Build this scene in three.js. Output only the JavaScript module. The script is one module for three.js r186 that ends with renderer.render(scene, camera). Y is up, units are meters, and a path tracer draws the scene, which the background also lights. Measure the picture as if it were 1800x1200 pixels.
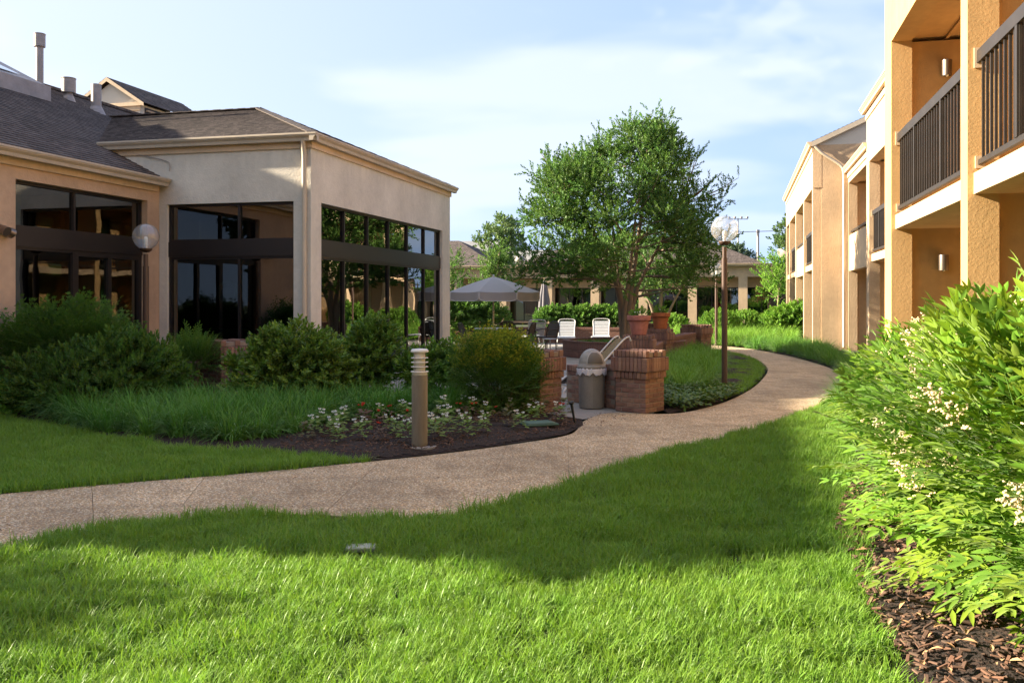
import * as THREE from 'three';
import { mergeGeometries } from 'three/addons/utils/BufferGeometryUtils.js';

// ------------------------------------------------------------------ camera, sky, sun, exposure
const W = 1024, H = 682;
const camera = new THREE.PerspectiveCamera(41.11, W / H, 0.1, 900);
camera.position.set(0, 1.6, 0);
camera.setViewOffset(W, H, 0, 42.6, W, H);          // level camera with a raised horizon (shift lens)
camera.updateProjectionMatrix();
camera.updateMatrixWorld();
const renderer = new THREE.WebGLRenderer({ antialias: true });
renderer.setSize(W, H);
renderer.toneMapping = THREE.LinearToneMapping;
renderer.toneMappingExposure = 4.6;
renderer.shadowMap.enabled = true;
renderer.shadowMap.type = THREE.PCFSoftShadowMap;
const scene = new THREE.Scene();

const SUN_AZ = 84, SUN_EL = 21.5;                    // degrees off the view axis towards the low wing, and above the horizon
const rad = (d) => d * Math.PI / 180;
const sunDir = new THREE.Vector3(-Math.sin(rad(SUN_AZ)) * Math.cos(rad(SUN_EL)), Math.sin(rad(SUN_EL)), -Math.cos(rad(SUN_AZ)) * Math.cos(rad(SUN_EL)));
const sun = new THREE.DirectionalLight(0xfff0d6, 5.0);
sun.position.copy(sunDir).multiplyScalar(80).add(new THREE.Vector3(0, 0, -20));
sun.target.position.set(0, 0, -20);
sun.castShadow = true;
sun.shadow.mapSize.set(4096, 4096);
Object.assign(sun.shadow.camera, { left: -60, right: 60, top: 40, bottom: -40, near: 1, far: 200 });
sun.shadow.radius = 1.6;
scene.add(sun, sun.target);

// seeded random numbers and tiling noise
function mulberry(a) { return () => { a |= 0; a = a + 0x6D2B79F5 | 0; let t = Math.imul(a ^ a >>> 15, 1 | a); t = t + Math.imul(t ^ t >>> 7, 61 | t) ^ t; return ((t ^ t >>> 14) >>> 0) / 4294967296; }; }
let rnd = mulberry(7);
const rr = (a, b) => a + (b - a) * rnd();
const clamp = (x, a = 0, b = 1) => Math.min(b, Math.max(a, x));
const sstep = (a, b, x) => { x = clamp((x - a) / (b - a)); return x * x * (3 - 2 * x); };
const lerp = (a, b, t) => a + (b - a) * t;
function hash2(x, y, s) { let h = Math.imul(x, 374761393) + Math.imul(y, 668265263) + Math.imul(s, 1274126177) | 0; h = Math.imul(h ^ h >>> 13, 1274126177); return ((h ^ h >>> 16) >>> 0) / 4294967296; }
function vnoise(x, y, px, py, s) {                   // value noise, repeating after px, py cells
  const xi = Math.floor(x), yi = Math.floor(y), fx = x - xi, fy = y - yi;
  const m = (a, p) => ((a % p) + p) % p;
  const x0 = m(xi, px), x1 = m(xi + 1, px), y0 = m(yi, py), y1 = m(yi + 1, py);
  const u = fx * fx * (3 - 2 * fx), v = fy * fy * (3 - 2 * fy);
  return lerp(lerp(hash2(x0, y0, s), hash2(x1, y0, s), u), lerp(hash2(x0, y1, s), hash2(x1, y1, s), u), v);
}
function fbm(x, y, p, oct, s, py = p) { let a = 0, w = 0.5, t = 0; for (let o = 0; o < oct; o++) { const k = 1 << o; a += w * vnoise(x * p * k, y * py * k, p * k, py * k, s + o); t += w; w *= 0.5; } return a / t; }
const nz = (x, y, s = 1, p = 4096) => vnoise(x + 500, y + 500, p, p, s);

{ // the sky: pale blue air, whiter towards the sun, with thin high cloud everywhere
  const SW = 2048, SH = 1024, data = new Float32Array(SW * SH * 4), GAIN = 0.335;
  const cloud = (x, z) => {
    const wx = fbm(x * 0.012 + 0.7, z * 0.012 + 0.3, 8, 3, 13) - 0.5, a = fbm(x * 0.016 + 0.31 + 0.12 * wx, z * 0.03 + 0.17 + 0.1 * wx, 9, 6, 91);
    return [a, fbm(x * 0.06 + 0.2 * a, z * 0.045 + 0.62, 20, 5, 57), fbm(x * 0.008 + 0.4, z * 0.008 + 0.8, 6, 3, 29)];
  };
  for (let j = 0; j < SH; j++) {
    const el = ((j + 0.5) / SH - 0.5) * Math.PI, y = Math.sin(el), c = Math.cos(el);
    for (let i = 0; i < SW; i++) {
      const az = ((i + 0.5) / SW - 0.5) * 2 * Math.PI, x = c * Math.cos(az), z = c * Math.sin(az);
      const g = x * sunDir.x + y * sunDir.y + z * sunDir.z, h = Math.max(y, 0), t = Math.pow(1 - h, 3.0);
      let r = lerp(0.10, 0.40, t), gg = lerp(0.25, 0.575, t), b = lerp(0.66, 0.85, t);
      const glow = 0.80 * Math.pow(clamp(0.5 + 0.5 * g), 2.2);
      r = lerp(r, 0.92, glow); gg = lerp(gg, 0.93, glow); b = lerp(b, 0.94, glow);
      if (y > 0.0) {
        const k = 9 / (y + 0.2), [a, d, m] = cloud(x * k, z * k);
        const veil = clamp(0.04 + 0.66 * sstep(0.38, 0.66, a) + 0.34 * sstep(0.48, 0.74, d) * sstep(0.42, 0.6, m)) * sstep(0.0, 0.16, y + 0.02);
        r = lerp(r, 0.70, veil * 0.8); gg = lerp(gg, 0.745, veil * 0.8); b = lerp(b, 0.80, veil * 0.8);
      }
      const o = (j * SW + i) * 4; data[o] = r * GAIN; data[o + 1] = gg * GAIN; data[o + 2] = b * GAIN; data[o + 3] = 1;
    }
  }
  const sky = new THREE.DataTexture(data, SW, SH, THREE.RGBAFormat, THREE.FloatType);
  sky.mapping = THREE.EquirectangularReflectionMapping;
  sky.minFilter = sky.magFilter = THREE.LinearFilter; sky.wrapS = THREE.RepeatWrapping; sky.needsUpdate = true;
  scene.background = sky; scene.environment = sky;
}

// ------------------------------------------------------------------ helpers: textures, materials, geometry, objects
function tex(n, fn, { srgb = false, rep = 1, h = n } = {}) {    // fn(u, v) -> grey number or [r, g, b] in 0..1
  const d = new Uint8Array(n * h * 4);
  for (let j = 0; j < h; j++) for (let i = 0; i < n; i++) {
    const c = fn((i + 0.5) / n, (j + 0.5) / h), o = (j * n + i) * 4;
    if (typeof c === 'number') d[o] = d[o + 1] = d[o + 2] = clamp(c) * 255; else { d[o] = clamp(c[0]) * 255; d[o + 1] = clamp(c[1]) * 255; d[o + 2] = clamp(c[2]) * 255; }
    d[o + 3] = 255;
  }
  const t = new THREE.DataTexture(d, n, h); t.wrapS = t.wrapT = THREE.RepeatWrapping;
  t.magFilter = THREE.LinearFilter; t.minFilter = THREE.LinearMipmapLinearFilter; t.generateMipmaps = true;
  t.repeat.set(rep, rep); if (srgb) t.colorSpace = THREE.SRGBColorSpace; t.needsUpdate = true; return t;
}
const retile = (t, rep) => { const c = t.clone(); c.repeat.set(rep, rep); c.needsUpdate = true; return c; };
const lin = (r, g, b) => new THREE.Color().setRGB(r, g, b);
const std = (color, o = {}) => new THREE.MeshStandardMaterial({ color, roughness: 0.85, ...o });
const phy = (color, o = {}) => new THREE.MeshPhysicalMaterial({ color, roughness: 0.85, ...o });

// worley cells, repeating: [distance to nearest point, its id]
function worley(u, v, p, s) {
  const x = u * p, y = v * p, xi = Math.floor(x), yi = Math.floor(y); let best = 9, second = 9, id = 0;
  for (let dy = -1; dy <= 1; dy++) for (let dx = -1; dx <= 1; dx++) {
    const cx = ((xi + dx) % p + p) % p, cy = ((yi + dy) % p + p) % p;
    const px = xi + dx + hash2(cx, cy, s), py = yi + dy + hash2(cx, cy, s + 7), d = (px - x) ** 2 + (py - y) ** 2;
    if (d < best) { second = best; best = d; id = hash2(cx, cy, s + 13); } else if (d < second) second = d;
  }
  return [Math.sqrt(best), id, Math.sqrt(second)];
}
const T = {};
T.stuccoBump = tex(512, (u, v) => { const a = fbm(u, v, 26, 4, 3), b = fbm(u, v, 60, 2, 9); return 0.62 * sstep(0.38, 0.66, a) + 0.38 * b; });
T.stuccoTone = tex(512, (u, v) => { const a = fbm(u, v, 4, 5, 21), b = fbm(u, v, 40, 3, 5), s = fbm(u, v, 18, 3, 77, 3); const k = 0.80 + 0.14 * a + 0.06 * b + 0.06 * (s - 0.5); return [k, k * 0.995, k * 0.985]; }, { srgb: true });
const pebble = (u, v) => { const w = worley(u, v, 88, 5); return [w, clamp((w[2] - w[0]) * 2.4)]; };
T.pebbleTone = tex(1024, (u, v) => {
  const [w, e] = pebble(u, v), id = w[1], n = fbm(u, v, 5, 4, 31), t = 0.72 + 0.5 * (id * 7.3 % 1) * 0.7;
  const pal = [[0.92, 0.82, 0.67], [0.82, 0.70, 0.55], [0.98, 0.91, 0.79], [0.72, 0.63, 0.54], [0.88, 0.75, 0.58], [1.0, 0.96, 0.88]];
  const c = pal[Math.floor(id * 5.999)], m = [0.68, 0.60, 0.51], k = sstep(0.06, 0.34, e) , f = (0.86 + 0.22 * n);
  return [0, 1, 2].map((q) => lerp(m[q], c[q] * t, k) * f);
}, { srgb: true });
T.pebbleBump = tex(1024, (u, v) => { const [w, e] = pebble(u, v); return clamp(e) * (0.55 + 0.45 * w[1]); });
T.concrete = tex(512, (u, v) => { const a = fbm(u, v, 5, 6, 41), b = fbm(u, v, 90, 2, 43); const k = 0.66 + 0.24 * a + 0.08 * b; return [k, k * 0.985, k * 0.96]; }, { srgb: true });
T.shingle = tex(1024, (u, v) => {                    // 4.2 m square: 30 courses of tabs of uneven width and tone
  const row = Math.floor(v * 30), x = u * 26 + 7.7 * hash2(row, 3, 8), c0 = Math.floor(x), f = x - c0;
  const cell = ((c0 % 26) + 26) % 26, cut = 0.3 + 0.5 * hash2(cell, row, 2), id = hash2(cell * 2 + (f > cut ? 1 : 0), row, 5);
  const g = fbm(u, v, 130, 2, 15), m = fbm(u, v, 4, 3, 19), k = 0.62 + 0.34 * id + 0.16 * (g - 0.5) + 0.12 * (m - 0.5);
  return [k, k * (0.955 + 0.03 * id), k * (0.92 + 0.04 * id)];
}, { srgb: true });
T.grain = tex(256, (u, v) => 0.35 + 0.65 * fbm(u, v, 22, 4, 61));
T.brickTone = tex(256, (u, v) => { const a = fbm(u, v, 8, 5, 65), b = sstep(0.62, 0.75, fbm(u, v, 14, 3, 66)); const k = 0.74 + 0.3 * a; return [k + 0.06 * b, k * 0.97 + 0.08 * b, k * 0.95 + 0.1 * b]; }, { srgb: true });
T.soil = tex(512, (u, v) => { const a = fbm(u, v, 10, 6, 71), b = fbm(u, v, 70, 2, 73), k = 0.3 + 0.75 * (0.6 * a + 0.4 * b); return [k, k * 0.86, k * 0.75]; }, { srgb: true });
T.mulchBump = tex(512, (u, v) => fbm(u, v, 30, 4, 75));
T.thatch = tex(512, (u, v) => { const a = fbm(u, v, 9, 5, 81), b = fbm(u, v, 80, 2, 83); const k = 0.4 + 0.6 * (0.5 * a + 0.5 * b); return [k * 0.82, k, k * 0.55]; }, { srgb: true });
T.ripple = tex(256, (u, v) => fbm(u, v, 3, 2, 95), { rep: 0.6 });
T.weave = tex(128, (u, v) => 0.5 + 0.25 * Math.sin(u * 64 * Math.PI) + 0.25 * Math.sin(v * 64 * Math.PI));

const stucco = (r, g, b, bump = 0.006, rep = 0.8) => std(lin(r, g, b), { map: retile(T.stuccoTone, 0.33), bumpMap: retile(T.stuccoBump, rep), bumpScale: bump, roughness: 0.93 });
const M = {
  goldStucco: stucco(0.67, 0.415, 0.175, 0.0009, 2.0),
  tanStucco: stucco(0.68, 0.49, 0.31, 0.0022, 1.6),
  peachStucco: stucco(0.67, 0.465, 0.31, 0.0025, 1.6),
  beigeStucco: stucco(0.75, 0.695, 0.60, 0.0025, 1.6),
  creamPaint: std(lin(0.74, 0.55, 0.365), { map: retile(T.stuccoTone, 0.5), roughness: 0.75, bumpMap: retile(T.grain, 3), bumpScale: 0.001 }),
  slabPaint: std(lin(0.62, 0.44, 0.275), { map: retile(T.stuccoTone, 0.5), roughness: 0.8, bumpMap: retile(T.grain, 3), bumpScale: 0.001 }),
  gutterPaint: std(lin(0.62, 0.52, 0.40), { roughness: 0.5, map: retile(T.stuccoTone, 0.4) }),
  shingle: std(lin(0.135, 0.108, 0.098), { map: retile(T.shingle, 1 / 4.2), bumpMap: retile(T.grain, 4), bumpScale: 0.004, roughness: 0.95 }),
  bronze: std(lin(0.022, 0.017, 0.016), { roughness: 0.45, metalness: 0.3 }),
  railPaint: std(lin(0.045, 0.036, 0.030), { roughness: 0.5, metalness: 0.25, map: retile(T.stuccoTone, 2) }),
  steel: std(lin(0.26, 0.21, 0.17), { roughness: 0.38, metalness: 0.9 }),
  postBrown: std(lin(0.10, 0.056, 0.038), { roughness: 0.45, metalness: 0.1, map: retile(T.stuccoTone, 1) }),
  galvan: std(lin(0.52, 0.46, 0.44), { roughness: 0.6, metalness: 0.25, map: retile(T.concrete, 1) }),
  glass: phy(lin(0.10, 0.19, 0.13), { transmission: 1, thickness: 0, roughness: 0.0, ior: 2.33, bumpMap: T.ripple, bumpScale: 0.0016 }),
  clearGlobe: phy(lin(0.90, 0.91, 0.91), { transmission: 0.88, thickness: 0, roughness: 0.03, ior: 1.7 }),
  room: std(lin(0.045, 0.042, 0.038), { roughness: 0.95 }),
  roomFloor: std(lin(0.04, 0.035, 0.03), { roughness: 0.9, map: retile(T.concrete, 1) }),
  curtain: phy(lin(0.55, 0.50, 0.42), { roughness: 0.95 }),
  white: std(lin(0.74, 0.74, 0.72), { roughness: 0.6 }),
  path: std(lin(1.0, 0.965, 0.88), { map: retile(T.pebbleTone, 0.9), bumpMap: retile(T.pebbleBump, 0.9), bumpScale: 0.006, roughness: 0.9, vertexColors: true }),
  concrete: std(lin(0.42, 0.40, 0.37), { map: retile(T.concrete, 0.5), bumpMap: retile(T.grain, 4), bumpScale: 0.002, roughness: 0.92 }),
  mulch: std(lin(0.052, 0.034, 0.026), { map: retile(T.soil, 1.1), bumpMap: retile(T.mulchBump, 1.6), bumpScale: 0.03, roughness: 0.97 }),
  thatch: std(lin(0.075, 0.085, 0.03), { map: retile(T.thatch, 0.8), bumpMap: retile(T.mulchBump, 1.4), bumpScale: 0.02, roughness: 0.97 }),
  field: std(lin(0.06, 0.075, 0.03), { map: retile(T.thatch, 0.2), roughness: 0.98 }),
  mortar: std(lin(0.36, 0.29, 0.24), { map: retile(T.concrete, 2), roughness: 0.95 }),
  bark: std(lin(0.27, 0.20, 0.14), { map: retile(T.stuccoTone, 1.5), bumpMap: retile(T.grain, 2), bumpScale: 0.006, roughness: 0.9 }),
  twig: std(lin(0.12, 0.085, 0.05), { roughness: 0.95 }),
  blackPlastic: std(lin(0.012, 0.012, 0.012), { roughness: 0.4 }),
};
M.bricks = [[0.26, 0.145, 0.105], [0.235, 0.125, 0.095], [0.29, 0.165, 0.115], [0.20, 0.11, 0.09], [0.27, 0.155, 0.125], [0.32, 0.195, 0.14]].map((c) => std(lin(...c), { map: retile(T.brickTone, 3.1), bumpMap: retile(T.grain, 5), bumpScale: 0.002, roughness: 0.92 }));

// geometry with uv in metres
function box(x0, x1, y0, y1, z0, z1) {
  const p = [], n = [], t = [], ix = [];
  const f = (a, b, c, d, nx, ny, nz_, uv) => { const k = p.length / 3; for (const q of [a, b, c, d]) { p.push(...q); n.push(nx, ny, nz_); t.push(...uv(q)); } ix.push(k, k + 1, k + 2, k, k + 2, k + 3); };
  const X = (q) => [-q[2], q[1]], Y = (q) => [q[0], -q[2]], Z = (q) => [q[0], q[1]];
  f([x1, y0, z1], [x1, y0, z0], [x1, y1, z0], [x1, y1, z1], 1, 0, 0, X); f([x0, y0, z0], [x0, y0, z1], [x0, y1, z1], [x0, y1, z0], -1, 0, 0, X);
  f([x0, y1, z1], [x1, y1, z1], [x1, y1, z0], [x0, y1, z0], 0, 1, 0, Y); f([x0, y0, z0], [x1, y0, z0], [x1, y0, z1], [x0, y0, z1], 0, -1, 0, Y);
  f([x0, y0, z1], [x1, y0, z1], [x1, y1, z1], [x0, y1, z1], 0, 0, 1, Z); f([x1, y0, z0], [x0, y0, z0], [x0, y1, z0], [x1, y1, z0], 0, 0, -1, Z);
  return geom(p, n, t, ix);
}
function geom(p, n, t, ix) {
  const g = new THREE.BufferGeometry();
  g.setAttribute('position', new THREE.Float32BufferAttribute(p, 3));
  if (n) g.setAttribute('normal', new THREE.Float32BufferAttribute(n, 3));
  g.setAttribute('uv', new THREE.Float32BufferAttribute(t || new Array(p.length / 3 * 2).fill(0), 2));
  if (ix) g.setIndex(ix);
  if (!n) g.computeVertexNormals();
  return g;
}
const V = (x, y, z) => new THREE.Vector3(x, y, z);
function cbox(w, h, d, x = 0, y = 0, z = 0, ry = 0, c = 0.004) {   // box with chamfered vertical and horizontal edges, centre at x, y, z
  const a = w / 2, b = h / 2, e = d / 2, q = Math.min(c, a * 0.4, b * 0.4, e * 0.4), s = new THREE.Shape();
  s.moveTo(-a + q, -e); s.lineTo(a - q, -e); s.lineTo(a, -e + q); s.lineTo(a, e - q); s.lineTo(a - q, e); s.lineTo(-a + q, e); s.lineTo(-a, e - q); s.lineTo(-a, -e + q); s.closePath();
  const g = new THREE.ExtrudeGeometry(s, { depth: h - 2 * q, bevelEnabled: true, bevelThickness: q, bevelSize: q, bevelOffset: -q, bevelSegments: 1, curveSegments: 1 });
  g.translate(0, 0, -(h / 2 - q)); g.rotateX(-Math.PI / 2); if (ry) g.rotateY(ry); g.translate(x, y, z); return g.toNonIndexed ? g : g;
}
function quad(a, b, c, d) {                          // four points, counter-clockwise seen from outside; uv in metres
  const A = V(...a), B = V(...b), D = V(...d), e = B.clone().sub(A), l = e.length(), f = D.clone().sub(A); e.divideScalar(l || 1);
  const n = e.clone().cross(f).normalize(), g2 = n.clone().cross(e), p = [a, b, c, d], t = [];
  for (const q of p) { const r = V(...q).sub(A); t.push(r.dot(e) + a[0], r.dot(g2) + a[1]); }
  return geom(p.flat(), [n, n, n, n].flatMap((m) => [m.x, m.y, m.z]), t, [0, 1, 2, 0, 2, 3]);
}
function tube(pts, r, seg = 6, closed = false, steps) { // r a number or one radius per point, straight runs between points
  const c = new THREE.CatmullRomCurve3(pts.map((q) => V(...q)), closed, 'catmullrom', 0.35), n = steps || pts.length * 4;
  const g = new THREE.TubeGeometry(c, n, 1, seg, closed), P = g.attributes.position, N = g.attributes.normal;
  for (let i = 0; i <= n; i++) {
    const t = i / n * (pts.length - 1), k = Math.min(pts.length - 2, Math.floor(t)), rad_ = typeof r === 'number' ? r : lerp(r[k], r[k + 1], t - k);
    for (let j = 0; j <= seg; j++) { const o = i * (seg + 1) + j; P.setXYZ(o, P.getX(o) - N.getX(o) * (1 - rad_), P.getY(o) - N.getY(o) * (1 - rad_), P.getZ(o) - N.getZ(o) * (1 - rad_)); }
  }
  return g;
}
const cyl = (r0, r1, h, x = 0, y = 0, z = 0, seg = 20) => { const g = new THREE.CylinderGeometry(r1, r0, h, seg); g.translate(x, y + h / 2, z); return g; };
const lathe = (pts, seg = 28) => new THREE.LatheGeometry(pts.map((q) => new THREE.Vector2(q[0], q[1])), seg);
function merged(gs) {
  const list = gs.flat(Infinity).map((g) => { const q = g.index ? g.toNonIndexed() : g; for (const k of Object.keys(q.attributes)) if (!['position', 'normal', 'uv'].includes(k)) q.deleteAttribute(k); return q; });
  return list.length === 1 ? list[0] : mergeGeometries(list);
}
// objects
const taken = {};
const numbered = (name) => { const k = taken[name] = (taken[name] ?? -1) + 1; return k ? `${name}_${String(k).padStart(3, '0')}` : name; };
const shadowed = (m) => { m.castShadow = m.receiveShadow = true; return m; };
function part(name, geos, mat, parent, label) { const m = shadowed(new THREE.Mesh(Array.isArray(geos) ? merged(geos) : geos, mat)); m.name = name; parent.add(m); if (label) m.userData.label = label; return m; }
function thing(name, label, category, x, y, z, turn = 0, group) {
  const o = new THREE.Group(); o.name = numbered(name); o.position.set(x, y, z); o.rotation.y = turn; o.userData = { label, category }; if (group) o.userData.group = group; scene.add(o); return o;
}
function structure(name, geos, mat, parent) { const m = part(parent ? name : numbered(name), geos, mat, parent || scene); if (!parent) m.userData.kind = 'structure'; return m; }
function dup(src, x, y, z, turn, label, group) { const c = src.clone(); c.name = numbered(src.name.replace(/_\d{3}$/, '')); c.position.set(x, y, z); c.rotation.y = turn; c.userData = { ...src.userData }; if (label) c.userData.label = label; if (group) c.userData.group = group; scene.add(c); return c; }
const m4 = new THREE.Matrix4(), q4 = new THREE.Quaternion(), e4 = new THREE.Euler(), s4 = new THREE.Vector3(), p4 = new THREE.Vector3();
function scatter(name, geo, mat, parent, list) {     // list of [matrix, colour]; one part of many small leaves, blades or chips
  const m = new THREE.InstancedMesh(geo, mat, list.length); m.name = name; m.userData.kind = 'stuff';
  list.forEach(([mm, c], i) => { m.setMatrixAt(i, mm); m.setColorAt(i, c); }); shadowed(m); parent.add(m); return m;
}
// buildings stand square to one another, turned 14 degrees off the view: u across, v along
const TURN = rad(14), CT = Math.cos(TURN), ST = Math.sin(TURN);
const toX = (u, v) => u * CT + v * ST, toD = (u, v) => -u * ST + v * CT;
class Building {
  constructor(name, label, category, u0, v0, group) { this.u0 = u0; this.v0 = v0; this.root = thing(name, label, category, toX(u0, v0), 0, -toD(u0, v0), -TURN, group); }
  p(u, y, v) { return [u - this.u0, y, this.v0 - v]; }
  box(u0, u1, y0, y1, v0, v1) { return box(u0 - this.u0, u1 - this.u0, y0, y1, this.v0 - v1, this.v0 - v0); }
  quad(...q) { return quad(...q.map((a) => this.p(...a))); }
  part(name, geos, mat, parent = this.root, label) { return part(name, geos, mat, parent, label); }
  // a slope of shingle courses between eave e0-e1 and ridge r0-r1 (seen from outside: e0 to e1 runs anticlockwise)
  slope(e0, e1, r1, r0, lift = 0.012) {
    const A = V(...this.p(...e0)), B = V(...this.p(...e1)), C = V(...this.p(...r1)), D = V(...this.p(...r0));
    const n = B.clone().sub(A).cross(D.clone().add(C).multiplyScalar(0.5).sub(A)).normalize(), len = D.clone().add(C).sub(A).sub(B).length() / 2, k = Math.max(2, Math.round(len / 0.14)), out = [];
    const ex = B.clone().sub(A).normalize(), ey = n.clone().cross(ex), P = [], N = [], U = [], I = [], uv = (q) => { const r = q.clone().sub(A); return [r.dot(ex) + e0[0] + e0[2], r.dot(ey)]; };
    const add = (a, b, c, d) => { const s = P.length / 3, nn = b.clone().sub(a).cross(d.clone().sub(a)); if (nn.lengthSq() < 1e-14) nn.copy(c.clone().sub(b).cross(a.clone().sub(b))); nn.normalize(); for (const q of [a, b, c, d]) { P.push(q.x, q.y, q.z); N.push(nn.x, nn.y, nn.z); U.push(...uv(q)); } I.push(s, s + 1, s + 2, s, s + 2, s + 3); };
    for (let i = 0; i < k; i++) {
      const t0 = i / k, t1 = (i + 1) / k, up = n.clone().multiplyScalar(lift);
      const a = A.clone().lerp(D, t0), b = B.clone().lerp(C, t0), c = B.clone().lerp(C, t1), d = A.clone().lerp(D, t1), a1 = a.clone().add(up), b1 = b.clone().add(up);
      add(a1, b1, c, d); add(a, b, b1, a1);
    }
    return geom(P, N, U, I);
  }
  gutter(e0, e1, drop = 0.0) {                       // K-profile gutter and fascia along an eave line; the outside lies to the right of e0 -> e1
    const A = V(...this.p(...e0)), B = V(...this.p(...e1)), d = B.clone().sub(A), L = d.length(); d.divideScalar(L);
    const s = new THREE.Shape(); s.moveTo(0, -0.14); s.lineTo(0.075, -0.14); s.lineTo(0.085, -0.09); s.lineTo(0.125, -0.05); s.lineTo(0.125, -0.03); s.lineTo(0.14, -0.03); s.lineTo(0.14, 0); s.lineTo(0, 0); s.closePath();
    const g = new THREE.ExtrudeGeometry(s, { depth: L, bevelEnabled: false }), out = d.clone().cross(V(0, 1, 0)).normalize();
    g.applyMatrix4(new THREE.Matrix4().makeBasis(out, V(0, 1, 0), out.clone().cross(V(0, 1, 0))));
    const along = out.clone().cross(V(0, 1, 0)); if (along.dot(d) < 0) g.translate(B.x, B.y - drop, B.z); else g.translate(A.x, A.y - drop, A.z);
    return g;
  }
}
// ------------------------------------------------------------------ the ground
const poly = (pts) => new THREE.Shape(pts.map((q) => new THREE.Vector2(q[0], q[1])));
function sheet(pts, y, holes = []) { const s = poly(pts); for (const h of holes) s.holes.push(new THREE.Path(h.map((q) => new THREE.Vector2(q[0], q[1])))); const g = new THREE.ShapeGeometry(s); g.rotateX(-Math.PI / 2); g.translate(0, y, 0); return g; }
function curve2(pts, n) { return new THREE.CatmullRomCurve3(pts.map((q) => V(q[0], 0, q[1])), false, 'centripetal').getPoints(n).map((q) => [q.x, q.z]); }
function inside(x, y, pg) { let c = false; for (let i = 0, j = pg.length - 1; i < pg.length; j = i++) { const a = pg[i], b = pg[j]; if ((a[1] > y) !== (b[1] > y) && x < (b[0] - a[0]) * (y - a[1]) / (b[1] - a[1]) + a[0]) c = !c; } return c; }

structure('ground', sheet([[-300, -300], [300, -300], [300, 300], [-300, 300]], -0.09), M.field);

// stations of the footpath, [near edge], [far edge]
const ST_ = [
  [[-6.6, 2.2], [-8.6, 3.4]], [[-5.2, 3.9], [-6.9, 5.6]], [[-4.1, 5.05], [-5.3, 6.75]], [[-3.27, 5.82], [-4.2, 7.46]], [[-2.8, 6.4], [-3.45, 7.88]], [[-2.38, 6.66], [-2.58, 8.28]],
  [[-1.6, 6.76], [-1.45, 8.92]], [[-0.62, 6.62], [-0.71, 9.41]], [[-0.16, 6.98], [0.1, 10.1]], [[0.49, 7.88], [0.67, 10.72]], [[1.1, 8.8], [0.97, 12.0]], [[1.75, 9.66], [1.4, 12.78]],
  [[2.72, 10.89], [2.19, 12.67]], [[3.6, 12.0], [2.96, 13.54]], [[4.76, 13.84], [3.98, 15.52]], [[5.75, 16.0], [5.05, 18.29]], [[6.77, 18.69], [5.85, 20.81]], [[7.31, 20.81], [6.39, 23.49]],
  [[7.63, 23.49], [6.56, 25.6]], [[7.75, 26.39], [6.43, 27.83]], [[7.5, 29.8], [6.1, 29.6]], [[6.6, 32], [5.5, 31]]];
const NEAR = curve2(ST_.map((s) => s[0]), 210), FAR = curve2(ST_.map((s) => s[1]), 210);
const pathPoly = [...NEAR, ...FAR.slice().reverse()];
{
  const root = thing('footpath', undefined, undefined, 0, 0, 0); root.userData = { kind: 'structure' };
  const cuts = [0, 12, 27, 38, 48, 62, 78, 90, 104, 118, 130, 140, 152, 164, 176, 190, 210];
  for (let k = 0; k + 1 < cuts.length; k++) {
    const P = [], U = [], I = [], C = [], K = 10, a = cuts[k], b = cuts[k + 1], tone = 0.96 + 0.08 * hash2(k, 4, 4);
    for (let i = a; i <= b; i++) for (let j = 0; j <= K; j++) {
      let f = j / K, x = lerp(NEAR[i][0], FAR[i][0], f), d = lerp(NEAR[i][1], FAR[i][1], f);
      if (i === b && k + 2 < cuts.length) { x = lerp(x, lerp(NEAR[i - 1][0], FAR[i - 1][0], f), 0.05); d = lerp(d, lerp(NEAR[i - 1][1], FAR[i - 1][1], f), 0.05); }
      const s = tone * (0.86 + 0.26 * (0.55 * nz(x * 1.1, d * 1.1, 3) + 0.45 * nz(x * 3.7, d * 3.7, 5))), wet = (1 - 0.16 * sstep(0.54, 0.72, nz(x * 0.7 + 9, d * 0.9, 8))) * (1 - 0.22 * sstep(0.66, 0.80, nz(x * 2.6 + 3, d * 2.6, 14)) * sstep(0.4, 0.7, nz(x * 9, d * 9, 15)));
      P.push(x, 0.0, -d); U.push(x, d); C.push(s * wet, s * wet * 0.985, s * wet * 0.965);
    }
    for (let i = 0; i < b - a; i++) for (let j = 0; j < K; j++) { const q = i * (K + 1) + j; I.push(q, q + K + 1, q + 1, q + 1, q + K + 1, q + K + 2); }
    const rim = (i, j) => { const q = i * (K + 1) + j; return [P[q * 3], P[q * 3 + 2]]; };
    const skirt = (list) => { for (let i = 0; i + 1 < list.length; i++) { const [A, B] = [list[i], list[i + 1]], s = P.length / 3; P.push(A[0], 0, A[1], B[0], 0, B[1], B[0], -0.08, B[1], A[0], -0.08, A[1]); for (let q = 0; q < 4; q++) { U.push(A[0] + q, A[1]); C.push(0.8, 0.78, 0.74); } I.push(s, s + 1, s + 2, s, s + 2, s + 3); } };
    const n = b - a, e0 = [], e1 = [], e2 = [], e3 = [];
    for (let i = 0; i <= n; i++) { e0.push(rim(i, 0)); e1.push(rim(i, K)); } for (let j = 0; j <= K; j++) { e2.push(rim(0, j)); e3.push(rim(n, j)); }
    [e0, e1, e2, e3].forEach(skirt);
    const g = geom(P, null, U, I); g.setAttribute('color', new THREE.Float32BufferAttribute(C, 3));
    part('slab', g, M.path, root);
  }
}
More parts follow.
